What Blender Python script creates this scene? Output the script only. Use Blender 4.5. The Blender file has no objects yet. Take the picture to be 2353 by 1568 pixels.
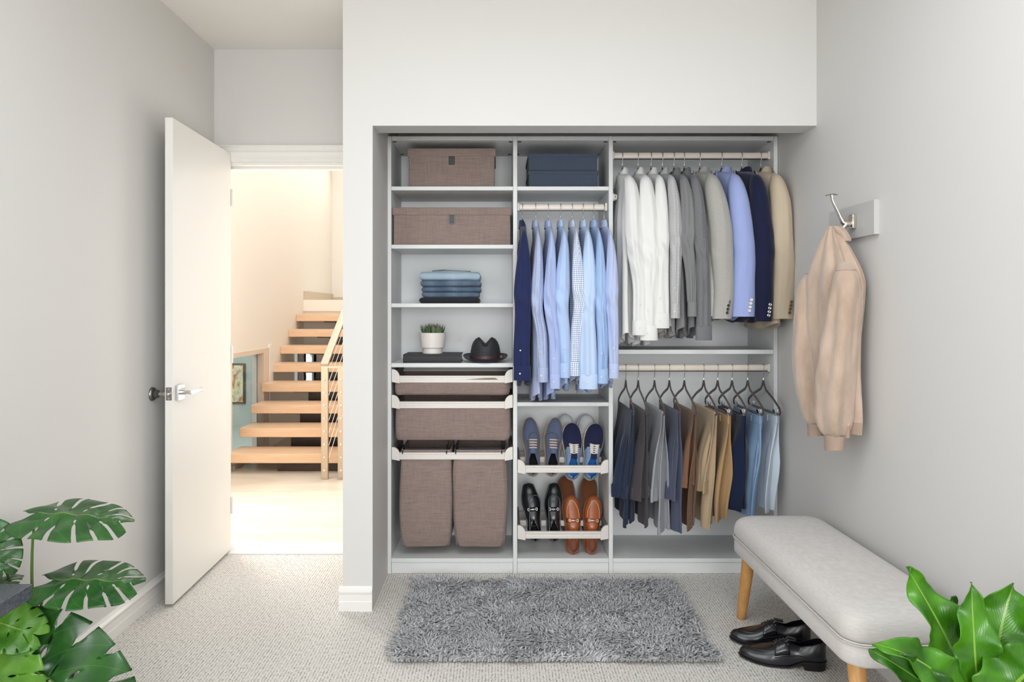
import bpy, math, random
import numpy as np
from mathutils import Vector as V, Matrix, noise
R = math.radians
PI = math.pi
scene = bpy.context.scene
COL = scene.collection

# ---------------------------------------------------------------- camera
F, CX, CY, H = 1600.0, 1145.0, 716.0, 1.277      # focal length and principal point in pixels, eye height
cam_d = bpy.data.cameras.new('camera')
cam_d.sensor_width = 36
cam_d.lens = 36 * F / 2353
cam_d.shift_x = (1176.5 - CX) / 2353
cam_d.shift_y = -(784 - CY) / 2353
cam_d.clip_start = 0.02
cam = bpy.data.objects.new('camera', cam_d)
COL.objects.link(cam)
cam.location = (0, 0, H)
cam.rotation_euler = (R(90), 0, 0)
scene.camera = cam

# ---------------------------------------------------------------- view, world, daylight
scene.view_settings.view_transform = 'Standard'
scene.view_settings.look = 'None'
scene.view_settings.gamma = 1
scene.view_settings.use_curve_mapping = False
scene.view_settings.exposure = 0.38
world = bpy.data.worlds.new('world')
scene.world = world
world.use_nodes = True
bg = world.node_tree.nodes['Background']
bg.inputs[0].default_value = (0.80, 0.90, 1.0, 1)
bg.inputs[1].default_value = 1.6


def area(name, loc, aim, sx, sy, power, col=(1, 1, 1)):
    d = bpy.data.lights.new(name, 'AREA')
    d.shape = 'RECTANGLE'
    d.size, d.size_y = sx, sy
    d.energy = power
    d.color = col
    o = bpy.data.objects.new(name, d)
    COL.objects.link(o)
    o.location = loc
    o.rotation_euler = V(aim).to_track_quat('-Z', 'Y').to_euler()
    return o


cy = scene.cycles
cy.max_bounces, cy.diffuse_bounces, cy.glossy_bounces, cy.transmission_bounces, cy.transparent_max_bounces = 7, 4, 3, 4, 6
cy.caustics_reflective = cy.caustics_refractive = False
cy.sample_clamp_indirect = 6
cy.use_adaptive_sampling = True
cy.adaptive_threshold = 0.04

# daylight entering by the two windows of the room (behind and left of the camera), then two added fill lamps
area('daylight_rear_window', (0.22, -4.12, 1.45), (-0.06, 1, -0.05), 2.1, 1.9, 112, (0.975, 0.99, 1.0))
area('daylight_side_window', (-1.47, -0.05, 1.32), (1, 0.12, -0.06), 2.2, 1.9, 30, (0.95, 0.975, 1.0))
area('added_corner_fill', (1.32, -2.2, 1.45), (-1, 0.6, -0.04), 1.5, 1.6, 30, (1.0, 0.985, 0.96))  # added fill lamp, out of view, brightens the left wall and door nook
area('added_top_fill', (0.05, 1.00, 2.74), (0, 0.0, -1), 1.5, 1.5, 19, (0.94, 0.97, 1.0))  # added overhead fill, out of view, brightens floor, rug and bench
# hall light: the tall window beside the door, plus added fill lamps
area('added_hall_top_fill', (-1.35, 6.2, 4.12), (0, 0.0, -1), 1.2, 3.6, 35, (1.0, 0.955, 0.91))  # added fill lamp above the hall, no known roof source
area('daylight_hall_window', (-2.10, 4.47, 1.25), (1, -0.98, -0.35), 0.55, 1.7, 40, (1.0, 0.955, 0.90))
area('added_hall_side_fill', (-0.29, 4.75, 1.35), (-1, -0.8, 0.0), 0.9, 1.9, 17, (1.0, 0.955, 0.90))  # added side fill, aimed through the doorway at the left wall
area('added_landing_fill', (-1.3, 8.6, 3.3), (-0.2, -1, -0.5), 1.2, 1.2, 7, (1.0, 0.96, 0.9))  # added fill lamp over the landing, no opening behind it


# ---------------------------------------------------------------- helpers
def W(px, py, Y):
    return V(((px - CX) * Y / F, Y, H - (py - CY) * Y / F))


def lin(h):
    h = h.lstrip('#')
    c = [int(h[i:i + 2], 16) / 255 for i in (0, 2, 4)]
    return tuple(x / 12.92 if x <= 0.04045 else ((x + 0.055) / 1.055) ** 2.4 for x in c) + (1,)


def lerp(a, b, t):
    return a + (b - a) * t


def sm(t):
    t = max(0, min(1, t))
    return t * t * (3 - 2 * t)


def tab(t, pts):
    """smooth interpolation in a table [(t, v), ...]; v may be a tuple"""
    if t <= pts[0][0]:
        return pts[0][1]
    n = len(pts)
    for i in range(n - 1):
        a, b = pts[i], pts[i + 1]
        if t <= b[0]:
            k = (t - a[0]) / (b[0] - a[0])
            p0 = pts[i - 1] if i > 0 else a
            p3 = pts[i + 2] if i + 2 < n else b
            def one(v0, v1, v2, v3):
                d = b[0] - a[0]
                m1 = (v2 - v0) / max(1e-9, b[0] - p0[0]) * d
                m2 = (v3 - v1) / max(1e-9, p3[0] - a[0]) * d
                k2, k3 = k * k, k * k * k
                return (2 * k3 - 3 * k2 + 1) * v1 + (k3 - 2 * k2 + k) * m1 + (-2 * k3 + 3 * k2) * v2 + (k3 - k2) * m2
            if isinstance(a[1], tuple):
                return tuple(one(p0[1][j], a[1][j], b[1][j], p3[1][j]) for j in range(len(a[1])))
            return one(p0[1], a[1], b[1], p3[1])
    return pts[-1][1]


def nz(x, y=0.0, z=0.0):
    return noise.noise(V((x, y, z)))


ORG = {}


class MB:
    """collects geometry of one mesh object"""
    def __init__(s):
        s.v, s.f, s.uv, s.mi = [], [], [], []
        s.cur = 0

    def add(s, vs):
        b = len(s.v)
        s.v += [V(p) for p in vs]
        return b

    def face(s, idx, uv=None):
        s.f.append(tuple(idx))
        s.uv.append(uv)
        s.mi.append(s.cur)

    def box(s, x0, x1, y0, y1, z0, z1):
        b = s.add([(x0, y0, z0), (x1, y0, z0), (x1, y1, z0), (x0, y1, z0), (x0, y0, z1), (x1, y0, z1), (x1, y1, z1), (x0, y1, z1)])
        for q in ((0, 3, 2, 1), (4, 5, 6, 7), (0, 1, 5, 4), (1, 2, 6, 5), (2, 3, 7, 6), (3, 0, 4, 7)):
            s.face([b + i for i in q])
        return s

    def prism(s, poly, axis, a0, a1):
        """poly: 2D outline; axis 'x': (y,z) 'y': (x,z) 'z': (x,y)"""
        def p(q, a):
            return {'x': (a, q[0], q[1]), 'y': (q[0], a, q[1]), 'z': (q[0], q[1], a)}[axis]
        n = len(poly)
        b = s.add([p(q, a0) for q in poly] + [p(q, a1) for q in poly])
        s.face([b + i for i in range(n)][::-1])
        s.face([b + n + i for i in range(n)])
        for i in range(n):
            j = (i + 1) % n
            s.face([b + i, b + j, b + n + j, b + n + i])
        return s

    def rings(s, rg, cap0=False, cap1=False, closed=True):
        n = len(rg[0])
        b = s.add([p for r in rg for p in r])
        vlen = 0.0
        for k in range(len(rg) - 1):
            dv = sum((V(rg[k + 1][i]) - V(rg[k][i])).length for i in range(0, n, max(1, n // 6))) / max(1, len(range(0, n, max(1, n // 6))))
            u = 0.0
            for i in range(n if closed else n - 1):
                j = (i + 1) % n
                du = (V(rg[k][j]) - V(rg[k][i])).length
                s.face([b + k * n + i, b + k * n + j, b + (k + 1) * n + j, b + (k + 1) * n + i],
                       ((u, vlen), (u + du, vlen), (u + du, vlen + dv), (u, vlen + dv)))
                u += du
            vlen += dv
        if cap0:
            s.face([b + i for i in range(n)][::-1])
        if cap1:
            s.face([b + (len(rg) - 1) * n + i for i in range(n)])
        return s

    def grid(s, g):
        n = len(g[0])
        b = s.add([p for r in g for p in r])
        m = len(g)
        for k in range(m - 1):
            for i in range(n - 1):
                s.face([b + k * n + i, b + k * n + i + 1, b + (k + 1) * n + i + 1, b + (k + 1) * n + i],
                       ((i / (n - 1), k / (m - 1)), ((i + 1) / (n - 1), k / (m - 1)), ((i + 1) / (n - 1), (k + 1) / (m - 1)), (i / (n - 1), (k + 1) / (m - 1))))
        return s

    def tube(s, path, r, n=10, cap=True, flat=None):
        path = [V(p) for p in path]
        rg = []
        up = None
        for k, p in enumerate(path):
            t = (path[min(k + 1, len(path) - 1)] - path[max(k - 1, 0)]).normalized()
            if up is None:
                up = V((0, 0, 1)) if abs(t.z) < 0.9 else V((0, 1, 0))
                if flat is not None:
                    up = V(flat)
            a = t.cross(up).normalized()
            c = a.cross(t).normalized()
            up = c
            rr = r[k] if isinstance(r, (list, tuple)) else r
            ra, rc = rr if isinstance(rr, tuple) else (rr, rr)
            rg.append([p + a * ra * math.cos(2 * PI * i / n) + c * rc * math.sin(2 * PI * i / n) for i in range(n)])
        return s.rings(rg, cap, cap)

    def lathe(s, prof, c=(0, 0, 0), n=32, axis='z', cap=True):
        rg = []
        for r, h in prof:
            ring = []
            for i in range(n):
                a = 2 * PI * i / n
                x, y = r * math.cos(a), r * math.sin(a)
                q = {'z': (x, y, h), 'y': (y, h, x), 'x': (h, x, y)}[axis]
                ring.append(V(c) + V(q))
            rg.append(ring)
        return s.rings(rg, cap, cap)

    def ball(s, c, rx, ry=None, rz=None, n=12, m=8):
        ry = ry or rx
        rz = rz or rx
        rg = []
        for k in range(m + 1):
            t = -PI / 2 + PI * k / m
            e = max(0.02, math.cos(t))
            rg.append([V(c) + V((rx * e * math.cos(2 * PI * i / n), ry * e * math.sin(2 * PI * i / n), rz * math.sin(t))) for i in range(n)])
        return s.rings(rg, True, True)

    def xf(s, m, start=0):
        s.v[start:] = [m @ p for p in s.v[start:]]
        return s

    def build(s, name, mat, parent=None, smooth=None, bevel=0, seg=2, solid=0, local=False, label=None, cat=None, group=None, kind=None, offset=0.0):
        off = V((0, 0, 0))
        if parent is not None:
            if not local:
                off = ORG[parent.name]
        elif kind != 'structure':
            a = np.array([tuple(p) for p in s.v])
            lo, hi = a.min(0), a.max(0)
            off = V(((lo[0] + hi[0]) / 2, (lo[1] + hi[1]) / 2, lo[2]))
        me = bpy.data.meshes.new(name)
        me.from_pydata([p - off for p in s.v], [], s.f)
        uvl = me.uv_layers.new(name='uv')
        data = np.zeros(len(me.loops) * 2, dtype=np.float32)
        k = 0
        for f, uv in zip(s.f, s.uv):
            if uv is not None:
                for q in uv:
                    data[k] = q[0]
                    data[k + 1] = q[1]
                    k += 2
            else:
                k += 2 * len(f)
        uvl.data.foreach_set('uv', data)
        mats = mat if isinstance(mat, (list, tuple)) else [mat]
        for m in mats:
            me.materials.append(m)
        if len(mats) > 1:
            me.polygons.foreach_set('material_index', s.mi)
        me.validate()
        fix_normals(me)
        if smooth:
            me.shade_smooth()
            me.set_sharp_from_angle(angle=R(smooth if smooth is not True else 45))
        o = bpy.data.objects.new(name, me)
        COL.objects.link(o)
        if parent is not None:
            o.parent = parent
            ORG[o.name] = ORG.get(parent.name, V((0, 0, 0)))
        else:
            o.location = off
            ORG[o.name] = off
        if bevel:
            md = o.modifiers.new('bevel', 'BEVEL')
            md.width, md.segments, md.limit_method, md.angle_limit = bevel, seg, 'ANGLE', R(35)
            md.harden_normals = False
            if not smooth:
                me.shade_smooth()
                me.set_sharp_from_angle(angle=R(30))
        if solid:
            md = o.modifiers.new('solid', 'SOLIDIFY')
            md.thickness, md.offset = solid, offset
        tag(o, label, cat, group, kind)
        return o


def fix_normals(me):
    import bmesh
    b = bmesh.new()
    b.from_mesh(me)
    bmesh.ops.recalc_face_normals(b, faces=b.faces)
    b.to_mesh(me)
    b.free()


def tag(o, label=None, cat=None, group=None, kind=None):
    if label:
        o['label'] = label
    if cat:
        o['category'] = cat
    if group:
        o['group'] = group
    if kind:
        o['kind'] = kind
    return o


def thing(name, loc, label, cat, group=None, rot=(0, 0, 0)):
    o = bpy.data.objects.new(name, None)
    COL.objects.link(o)
    o.location = loc
    o.rotation_euler = rot
    o.empty_display_size = 0.05
    ORG[o.name] = V(loc)
    return tag(o, label, cat, group)


def share(src, name, parent, loc=(0, 0, 0), rot=(0, 0, 0)):
    """another piece with the mesh of src"""
    o = bpy.data.objects.new(name, src.data)
    COL.objects.link(o)
    o.parent = parent
    o.location = loc
    o.rotation_euler = rot
    for m in src.modifiers:
        n = o.modifiers.new(m.name, m.type)
        for a in ('width', 'segments', 'limit_method', 'angle_limit', 'thickness', 'offset'):
            if hasattr(m, a):
                setattr(n, a, getattr(m, a))
    return o


# ---------------------------------------------------------------- materials
class NT:
    def __init__(s, name):
        s.m = bpy.data.materials.new(name)
        s.m.use_nodes = True
        s.t = s.m.node_tree
        s.b = s.t.nodes['Principled BSDF']

    def n(s, typ, **kw):
        x = s.t.nodes.new(typ)
        for k, v in kw.items():
            if k.startswith('i_'):
                x.inputs[k[2:].replace('_', ' ')].default_value = v
            else:
                setattr(x, k, v)
        return x

    def l(s, a, b):
        s.t.links.new(a, b)

    def coords(s, kind='Object', scale=(1, 1, 1), rot=(0, 0, 0)):
        c = s.n('ShaderNodeTexCoord')
        m = s.n('ShaderNodeMapping')
        m.inputs['Scale'].default_value = scale
        m.inputs['Rotation'].default_value = rot
        s.l(c.outputs[kind], m.inputs[0])
        return m.outputs[0]

    def noise(s, vec, scale=1.0, detail=2.0, rough=0.5):
        x = s.n('ShaderNodeTexNoise')
        x.inputs['Scale'].default_value = scale
        x.inputs['Detail'].default_value = detail
        x.inputs['Roughness'].default_value = rough
        s.l(vec, x.inputs['Vector'])
        return x.outputs['Fac']

    def math(s, op, a, b=None, clamp=False):
        x = s.n('ShaderNodeMath', operation=op, use_clamp=clamp)
        for i, q in enumerate((a, b)):
            if q is None:
                continue
            if isinstance(q, (int, float)):
                x.inputs[i].default_value = q
            else:
                s.l(q, x.inputs[i])
        return x.outputs[0]

    def ramp(s, fac, stops):
        x = s.n('ShaderNodeValToRGB')
        e = x.color_ramp.elements
        while len(e) < len(stops):
            e.new(0.5)
        for q, (p, c) in zip(e, stops):
            q.position = p
            q.color = c if len(c) == 4 else tuple(c) + (1,)
        s.l(fac, x.inputs[0])
        return x.outputs[0]

    def mix(s, fac, a, b, blend='MIX'):
        x = s.n('ShaderNodeMix', data_type='RGBA', blend_type=blend)
        for i, q in ((0, fac), (6, a), (7, b)):
            if isinstance(q, (int, float)):
                x.inputs[i].default_value = q
            elif isinstance(q, tuple):
                x.inputs[i].default_value = q
            else:
                s.l(q, x.inputs[i])
        return x.outputs[2]

    def bump(s, h, strength=0.3, dist=0.002):
        x = s.n('ShaderNodeBump')
        x.inputs['Strength'].default_value = strength
        x.inputs['Distance'].default_value = dist
        s.l(h, x.inputs['Height'])
        s.l(x.outputs[0], s.b.inputs['Normal'])

    def base(s, col, rough=0.5, metal=0.0, spec=0.5, sheen=0.0):
        if isinstance(col, tuple):
            s.b.inputs['Base Color'].default_value = col
        else:
            s.l(col, s.b.inputs['Base Color'])
        if isinstance(rough, (int, float)):
            s.b.inputs['Roughness'].default_value = rough
        else:
            s.l(rough, s.b.inputs['Roughness'])
        s.b.inputs['Metallic'].default_value = metal
        s.b.inputs['Specular IOR Level'].default_value = spec
        if sheen:
            s.b.inputs['Sheen Weight'].default_value = sheen
            s.b.inputs['Sheen Roughness'].default_value = 0.5
        return s.m


def paint(name, col, rough=0.6, bump=0.05, scale=250, var=0.02):
    t = NT(name)
    v = t.coords()
    n1 = t.noise(v, scale, 3)
    n2 = t.noise(v, 1.7, 2)
    c = t.mix(n2, tuple(x * (1 - var) for x in lin(col)[:3]) + (1,), lin(col))
    if bump:
        t.bump(n1, bump, 0.001)
    return t.base(c, rough, 0, 0.35)


def metal(name, col, rough=0.25, aniso=0):
    t = NT(name)
    v = t.coords(scale=(40, 40, 40))
    n1 = t.noise(v, 3, 2)
    r = t.math('ADD', t.math('MULTIPLY', n1, 0.12), rough - 0.06)
    return t.base(lin(col), r, 1.0)


def plastic(name, col, rough=0.4, spec=0.5):
    t = NT(name)
    v = t.coords()
    n1 = t.noise(v, 60, 2)
    c = t.mix(n1, tuple(x * 0.94 for x in lin(col)[:3]) + (1,), lin(col))
    return t.base(c, rough, 0, spec)


def cloth(name, col, col2=None, fine=900, slub=50, amt=0.5, rough=0.85, bump=0.25, sheen=0.15, coords='UV', wash=0.0, washcol=None):
    """woven cloth: threads along both directions of the weave, slight slubs, optional worn wash"""
    t = NT(name)
    c1 = lin(col)
    c2 = lin(col2) if col2 else tuple(x * 0.72 for x in c1[:3]) + (1,)
    if coords == 'UV':
        a = t.noise(t.coords('UV', (fine, slub, 1)), 1, 2)
        b = t.noise(t.coords('UV', (slub, fine, 1)), 1, 2)
    else:
        a = t.math('MULTIPLY', t.math('ADD', t.noise(t.coords('Object', (fine, fine, slub)), 1, 2), t.noise(t.coords('Object', (fine * 1.3, fine * 1.3, slub * 0.6)), 1, 1)), 0.5)
        b = t.noise(t.coords('Object', (slub, slub, fine)), 1, 2)
    s = t.math('MULTIPLY', t.math('ADD', a, b), 0.5)
    k = t.math('MULTIPLY', t.math('SUBTRACT', s, 0.5 - 0.25 / max(amt, 0.01) * 0.5), max(amt, 0.01) * 4, True)
    c = t.mix(k, c2, c1)
    if wash:
        w = t.noise(t.coords('Object', (7, 7, 4)), 1, 3)
        w = t.math('MULTIPLY', t.math('SUBTRACT', w, 0.42, True), wash * 4, True)
        c = t.mix(w, c, lin(washcol or '#c8d4de'))
    t.bump(s, bump, 0.0012)
    return t.base(c, rough, 0, 0.2, sheen)


def checked(name, base, line, pitch=0.011, width=0.3, line2=None):
    """woven check: stripes in both directions of the cloth"""
    t = NT(name)
    c = t.n('ShaderNodeTexCoord')
    sp = t.n('ShaderNodeSeparateXYZ')
    t.l(c.outputs['UV'], sp.inputs[0])
    out = []
    for k in (0, 1):
        fr = t.math('FRACT', t.math('DIVIDE', sp.outputs[k], pitch))
        out.append(t.math('LESS_THAN', fr, width))
    f = t.math('MULTIPLY', t.math('ADD', out[0], out[1]), 0.5)
    thr = t.noise(t.coords('UV', (1200, 1200, 1)), 1, 1)
    col = t.ramp(f, [(0.0, lin(base)), (0.5, lin(line)), (1.0, lin(line2 or line))])
    col = t.mix(t.math('MULTIPLY', thr, 0.15), col, lin(base))
    t.bump(thr, 0.15, 0.001)
    return t.base(col, 0.85, 0, 0.2, 0.1)


def wood(name, c1, c2, scale=(3, 3, 40), rough=0.4, rot=(0, 0, 0), bump=0.05, detail=4):
    t = NT(name)
    v = t.coords('Object', scale, rot)
    n1 = t.noise(v, 1.0, detail, 0.6)
    n2 = t.noise(v, 4.0, 2, 0.5)
    f = t.math('ADD', t.math('MULTIPLY', n1, 0.75), t.math('MULTIPLY', n2, 0.25))
    c = t.ramp(f, [(0.3, lin(c1)), (0.7, lin(c2))])
    t.bump(n2, bump, 0.001)
    return t.base(c, rough, 0, 0.4)


M_wall = paint('wall_paint', '#d4d2cf', 0.62, 0.06)
M_ceil = paint('ceiling_paint', '#ebe9e4', 0.7, 0.05)
M_trim = paint('trim_enamel', '#e6e4e0', 0.32, 0.02, 60, 0.01)
M_door = paint('door_enamel', '#e2e0db', 0.38, 0.02, 90, 0.01)
M_hallwall = paint('hall_paint', '#e9e2d8', 0.65, 0.03)


def carpet_mat():
    t = NT('loop_carpet')
    a = t.noise(t.coords('Object', (150, 62, 1)), 1, 2, 0.7)
    b = t.noise(t.coords('Object', (330, 200, 1)), 1, 2, 0.6)
    big = t.noise(t.coords('Object', (2.2, 1.4, 1)), 1, 3)
    wv = t.n('ShaderNodeTexWave', wave_type='BANDS', bands_direction='X')
    wv.inputs['Scale'].default_value = 28.0
    wv.inputs['Distortion'].default_value = 1.4
    wv.inputs['Detail'].default_value = 2
    wv.inputs['Detail Scale'].default_value = 1.5
    t.l(t.coords('Object', (1, 0.35, 1)), wv.inputs['Vector'])
    f = t.math('ADD', t.math('MULTIPLY', a, 0.62), t.math('MULTIPLY', b, 0.38))
    f = t.math('ADD', f, t.math('MULTIPLY', t.math('SUBTRACT', wv.outputs['Fac'], 0.5), 0.16))
    c = t.ramp(f, [(0.34, lin('#7d7770')), (0.44, lin('#cac5be')), (0.58, lin('#e2ded8')), (0.75, lin('#ebe8e3'))])
    c = t.mix(t.math('MULTIPLY', big, 0.25), c, lin('#d3cec7'))
    t.bump(f, 0.9, 0.006)
    return t.base(c, 0.95, 0, 0.1, 0.2)


M_carpet = carpet_mat()
M_hallfloor = wood('hall_planks', '#c9bbaa', '#e0d7cb', (1.2, 9, 1), 0.28, (0, 0, R(-35)), 0.02)

# ================================================================ the room
XL, XR, YW, YB, YC, ZC = -1.51, 1.36, 2.975, 3.70, 3.74, 2.67
YR = -4.2
CPX0, CPX1 = -0.664, -0.537          # closet partition
HD = 2.071                            # closet header
DX0, DX1, DH = -1.492, -0.70, 2.075   # door opening


def st(name, mb, mat, **kw):
    return mb.build(name, mat, kind='structure', **kw)


st('floor', MB().box(XL - 0.1, XR + 0.1, YR - 0.1, YC + 0.02, -0.06, 0), M_carpet)
cl = MB()
kx0, kx1, ky0, ky1 = -0.75, 0.85, 0.20, 1.80      # shaft of an added, unseen skylight for the overhead fill
cl.box(XL - 0.1, XR + 0.1, YR - 0.1, ky0, ZC, ZC + 0.1).box(XL - 0.1, XR + 0.1, ky1, YC + 0.1, ZC, ZC + 0.1)
cl.box(XL - 0.1, kx0, ky0, ky1, ZC, ZC + 0.1).box(kx1, XR + 0.1, ky0, ky1, ZC, ZC + 0.1)
st('ceiling', cl, M_ceil)
sk = st('window_added_top', MB().box(kx0, kx1, ky0, ky0 + 0.04, ZC + 0.08, ZC + 0.16).box(kx0, kx1, ky1 - 0.04, ky1, ZC + 0.08, ZC + 0.16).box(kx0, kx0 + 0.04, ky0, ky1, ZC + 0.08, ZC + 0.16).box(kx1 - 0.04, kx1, ky0, ky1, ZC + 0.08, ZC + 0.16), M_trim)  # frame of the added skylight
# walls with window openings
wl = MB()
wy0, wy1, wz0, wz1 = -1.25, 1.15, 0.33, 2.4
wl.box(XL - 0.12, XL, YR, wy0, 0, ZC).box(XL - 0.12, XL, wy1, YB, 0, ZC).box(XL - 0.12, XL, wy0, wy1, 0, wz0).box(XL - 0.12, XL, wy0, wy1, wz1, ZC)
st('wall_left', wl, M_wall)
wr = MB()
rx0, rx1 = -1.15, 1.30
wr.box(XL, rx0, YR - 0.12, YR, 0, ZC).box(rx1, XR, YR - 0.12, YR, 0, ZC).box(rx0, rx1, YR - 0.12, YR, 0, wz0).box(rx0, rx1, YR - 0.12, YR, wz1, ZC)
st('wall_rear', wr, M_wall)
wq = MB().box(XR, XR + 0.12, YR, -3.0, 0, ZC).box(XR, XR + 0.12, -1.4, YC + 0.1, 0, ZC).box(XR, XR + 0.12, -3.0, -1.4, 0, 0.6).box(XR, XR + 0.12, -3.0, -1.4, 2.3, ZC)
st('wall_right', wq, M_wall)
st('wall_closet_back', MB().box(CPX1, XR, YC, YC + 0.1, 0, ZC), paint('closet_back_white', '#f1f3f4', 0.5, 0.03))
# closet partition and header are one wall
wf = MB().box(CPX0, CPX1, YW, YC + 0.1, 0, ZC).box(CPX1, XR, YW, YW + 0.123, HD, ZC)
st('wall_front', wf, M_wall)
wd = MB()
wd.box(XL, DX0, YB, YB + 0.12, 0, DH).box(DX1, CPX0, YB, YB + 0.12, 0, DH).box(XL, CPX0, YB, YB + 0.12, DH, ZC)
st('wall_door', wd, M_wall)


def window(name, x0, x1, y0, y1, z0, z1, along):
    """frame, mullion and pane of a window set in a wall opening"""
    m = MB()
    fw = 0.05
    if along == 'y':
        xa, xb = x0, x1
        m.box(xa, xb, y0, y0 + fw, z0, z1).box(xa, xb, y1 - fw, y1, z0, z1).box(xa, xb, y0 + fw, y1 - fw, z0, z0 + fw).box(xa, xb, y0 + fw, y1 - fw, z1 - fw, z1)
        m.box(xa, xb, (y0 + y1) / 2 - 0.02, (y0 + y1) / 2 + 0.02, z0 + fw, z1 - fw)
        g = MB().box((x0 + x1) / 2 - 0.003, (x0 + x1) / 2 + 0.003, y0 + fw, y1 - fw, z0 + fw, z1 - fw)
    else:
        m.box(x0, x0 + fw, y0, y1, z0, z1).box(x1 - fw, x1, y0, y1, z0, z1).box(x0 + fw, x1 - fw, y0, y1, z0, z0 + fw).box(x0 + fw, x1 - fw, y0, y1, z1 - fw, z1)
        m.box((x0 + x1) / 2 - 0.02, (x0 + x1) / 2 + 0.02, y0, y1, z0 + fw, z1 - fw)
        g = MB().box(x0 + fw, x1 - fw, (y0 + y1) / 2 - 0.003, (y0 + y1) / 2 + 0.003, z0 + fw, z1 - fw)
    o = st(name, m, M_trim)
    g.build('pane', M_glass, o)
    return o


def glass_mat(name, col, rough=0.0):
    t = NT(name)
    t.b.inputs['Transmission Weight'].default_value = 1.0
    t.b.inputs['IOR'].default_value = 1.1
    n1 = t.noise(t.coords('Object', (2, 2, 2)), 1, 1)
    return t.base(t.mix(n1, lin(col), tuple(x * 0.98 for x in lin(col)[:3]) + (1,)), rough, 0, 0.5)


M_glass = glass_mat('window_glass', '#f4f8f8')
window('window_1', rx0, rx1, YR - 0.1, YR - 0.04, wz0, wz1, 'x')
window('window_added_corner', XR + 0.04, XR + 0.10, -3.0, -1.4, 0.6, 2.3, 'y')  # unseen window added to house the corner fill
window('window_2', XL - 0.1, XL - 0.04, wy0, wy1, wz0, wz1, 'y')


# ---- baseboards (moulded profile: depth from wall, height)
BB = [(0, 0), (0.014, 0), (0.014, 0.040), (0.0125, 0.044), (0.0125, 0.071), (0.016, 0.079), (0.016, 0.085), (0.009, 0.094), (0.005, 0.105), (0, 0.105)]


def skirting(name, p0, p1, nrm):
    """run a skirting from p0 to p1 (2D), nrm points into the room"""
    m = MB()
    n = len(BB)
    vs = []
    for p in (p0, p1):
        for d, h in BB:
            vs.append((p[0] + nrm[0] * d, p[1] + nrm[1] * d, h))
    b = m.add(vs)
    m.face([b + i for i in range(n)])
    m.face([b + n + i for i in range(n)][::-1])
    for i in range(n):
        j = (i + 1) % n
        m.face([b + i, b + n + i, b + n + j, b + j])
    return st(name, m, M_trim)


skirting('baseboard_left', (XL, YR), (XL, YB), (1, 0))
skirting('baseboard_right', (XR, YR), (XR, YW - 0.01), (-1, 0))
skirting('baseboard_front', (CPX0 - 0.016, YW), (CPX1, YW), (0, -1))
skirting('baseboard_partition', (CPX0, YW + 0.001), (CPX0, YB), (-1, 0))
skirting('baseboard_nook', (DX1 + 0.02, YB), (CPX0, YB), (0, -1))

# ---- door casing and jamb
CP = [(0, 0), (0.095, 0), (0.095, 0.010), (0.088, 0.019), (0.080, 0.019), (0.076, 0.014), (0.060, 0.014), (0.050, 0.017), (0.030, 0.012), (0.012, 0.012), (0.008, 0.009), (0, 0.009)]
m = MB()
m.prism([(YB - d, DH - 0.006 + w) for w, d in CP], 'x', DX0 - 0.016, CPX0 - 0.002)
m.box(DX1 - 0.004, CPX0 - 0.002, YB - 0.012, YB, 0, DH)
st('trim_1', m, M_trim)
m = MB()
m.box(DX0, DX1, YB, YB + 0.12, DH - 0.02, DH).box(DX0, DX0 + 0.02, YB, YB + 0.12, 0, DH - 0.02).box(DX1 - 0.02, DX1, YB, YB + 0.12, 0, DH - 0.02)
m.box(DX0 + 0.02, DX1 - 0.02, YB + 0.045, YB + 0.085, DH - 0.033, DH - 0.02).box(DX0 + 0.02, DX0 + 0.032, YB + 0.045, YB + 0.085, 0, DH - 0.033)
st('trim_2', m, M_trim)
st('trim_3', MB().prism([(YB - 0.045, 0.0), (YB + 0.13, 0.0), (YB + 0.13, 0.006), (YB + 0.12, 0.012), (YB - 0.03, 0.012), (YB - 0.045, 0.006)], 'x', DX0 + 0.02, DX1 - 0.02), M_trim)

# ---- door leaf, standing open at a right angle
M_nickel = metal('brushed_nickel', '#c9c6c2', 0.28)
M_chrome = metal('chrome', '#dfe1e3', 0.12)
M_dark_nickel = metal('dark_nickel', '#8b8883', 0.32)
M_rubber = plastic('dark_rubber', '#4a4845', 0.6, 0.3)
dx0, dx1, dy0, dy1 = -1.434, -1.400, 2.995, 3.688
door = st('door_1', MB().box(dx0, dx1, dy0, dy1, 0.016, 2.112), M_door, bevel=0.0015)
lz = 0.922
MB().box(dx0 + 0.0045, dx1 - 0.0045, dy0 - 0.0015, dy0 + 0.001, lz - 0.028, lz + 0.028).build('latch_plate', M_dark_nickel, door, bevel=0.0008)
lat = MB()
lat.lathe([(0.0, -0.012), (0.0065, -0.011), (0.0075, -0.006), (0.0075, 0.001)], ((dx0 + dx1) / 2, dy0, lz), 16, 'y')
lat.build('latch_bolt', M_nickel, door, smooth=True)
for dz in (-0.02, 0.02):
    MB().lathe([(0.0035, -0.0026), (0.004, -0.0018), (0.004, 0)], ((dx0 + dx1) / 2, dy0, lz + dz), 10, 'y').build('screw', M_nickel, door, smooth=True)
hy = dy0 + 0.062
hd = MB().box(dx1, dx1 + 0.011, hy - 0.033, hy + 0.033, lz - 0.033, lz + 0.033).build('door_handle', M_chrome, door, bevel=0.0015)
MB().lathe([(0.011, 0.010), (0.011, 0.030), (0.0085, 0.032), (0.0085, 0.048)], (dx1, hy, lz), 20, 'x').build('spindle', M_nickel, hd, smooth=True)
MB().box(dx1 + 0.045, dx1 + 0.058, hy - 0.012, hy + 0.118, lz - 0.009, lz + 0.009).build('lever', M_chrome, hd, bevel=0.002)
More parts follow.
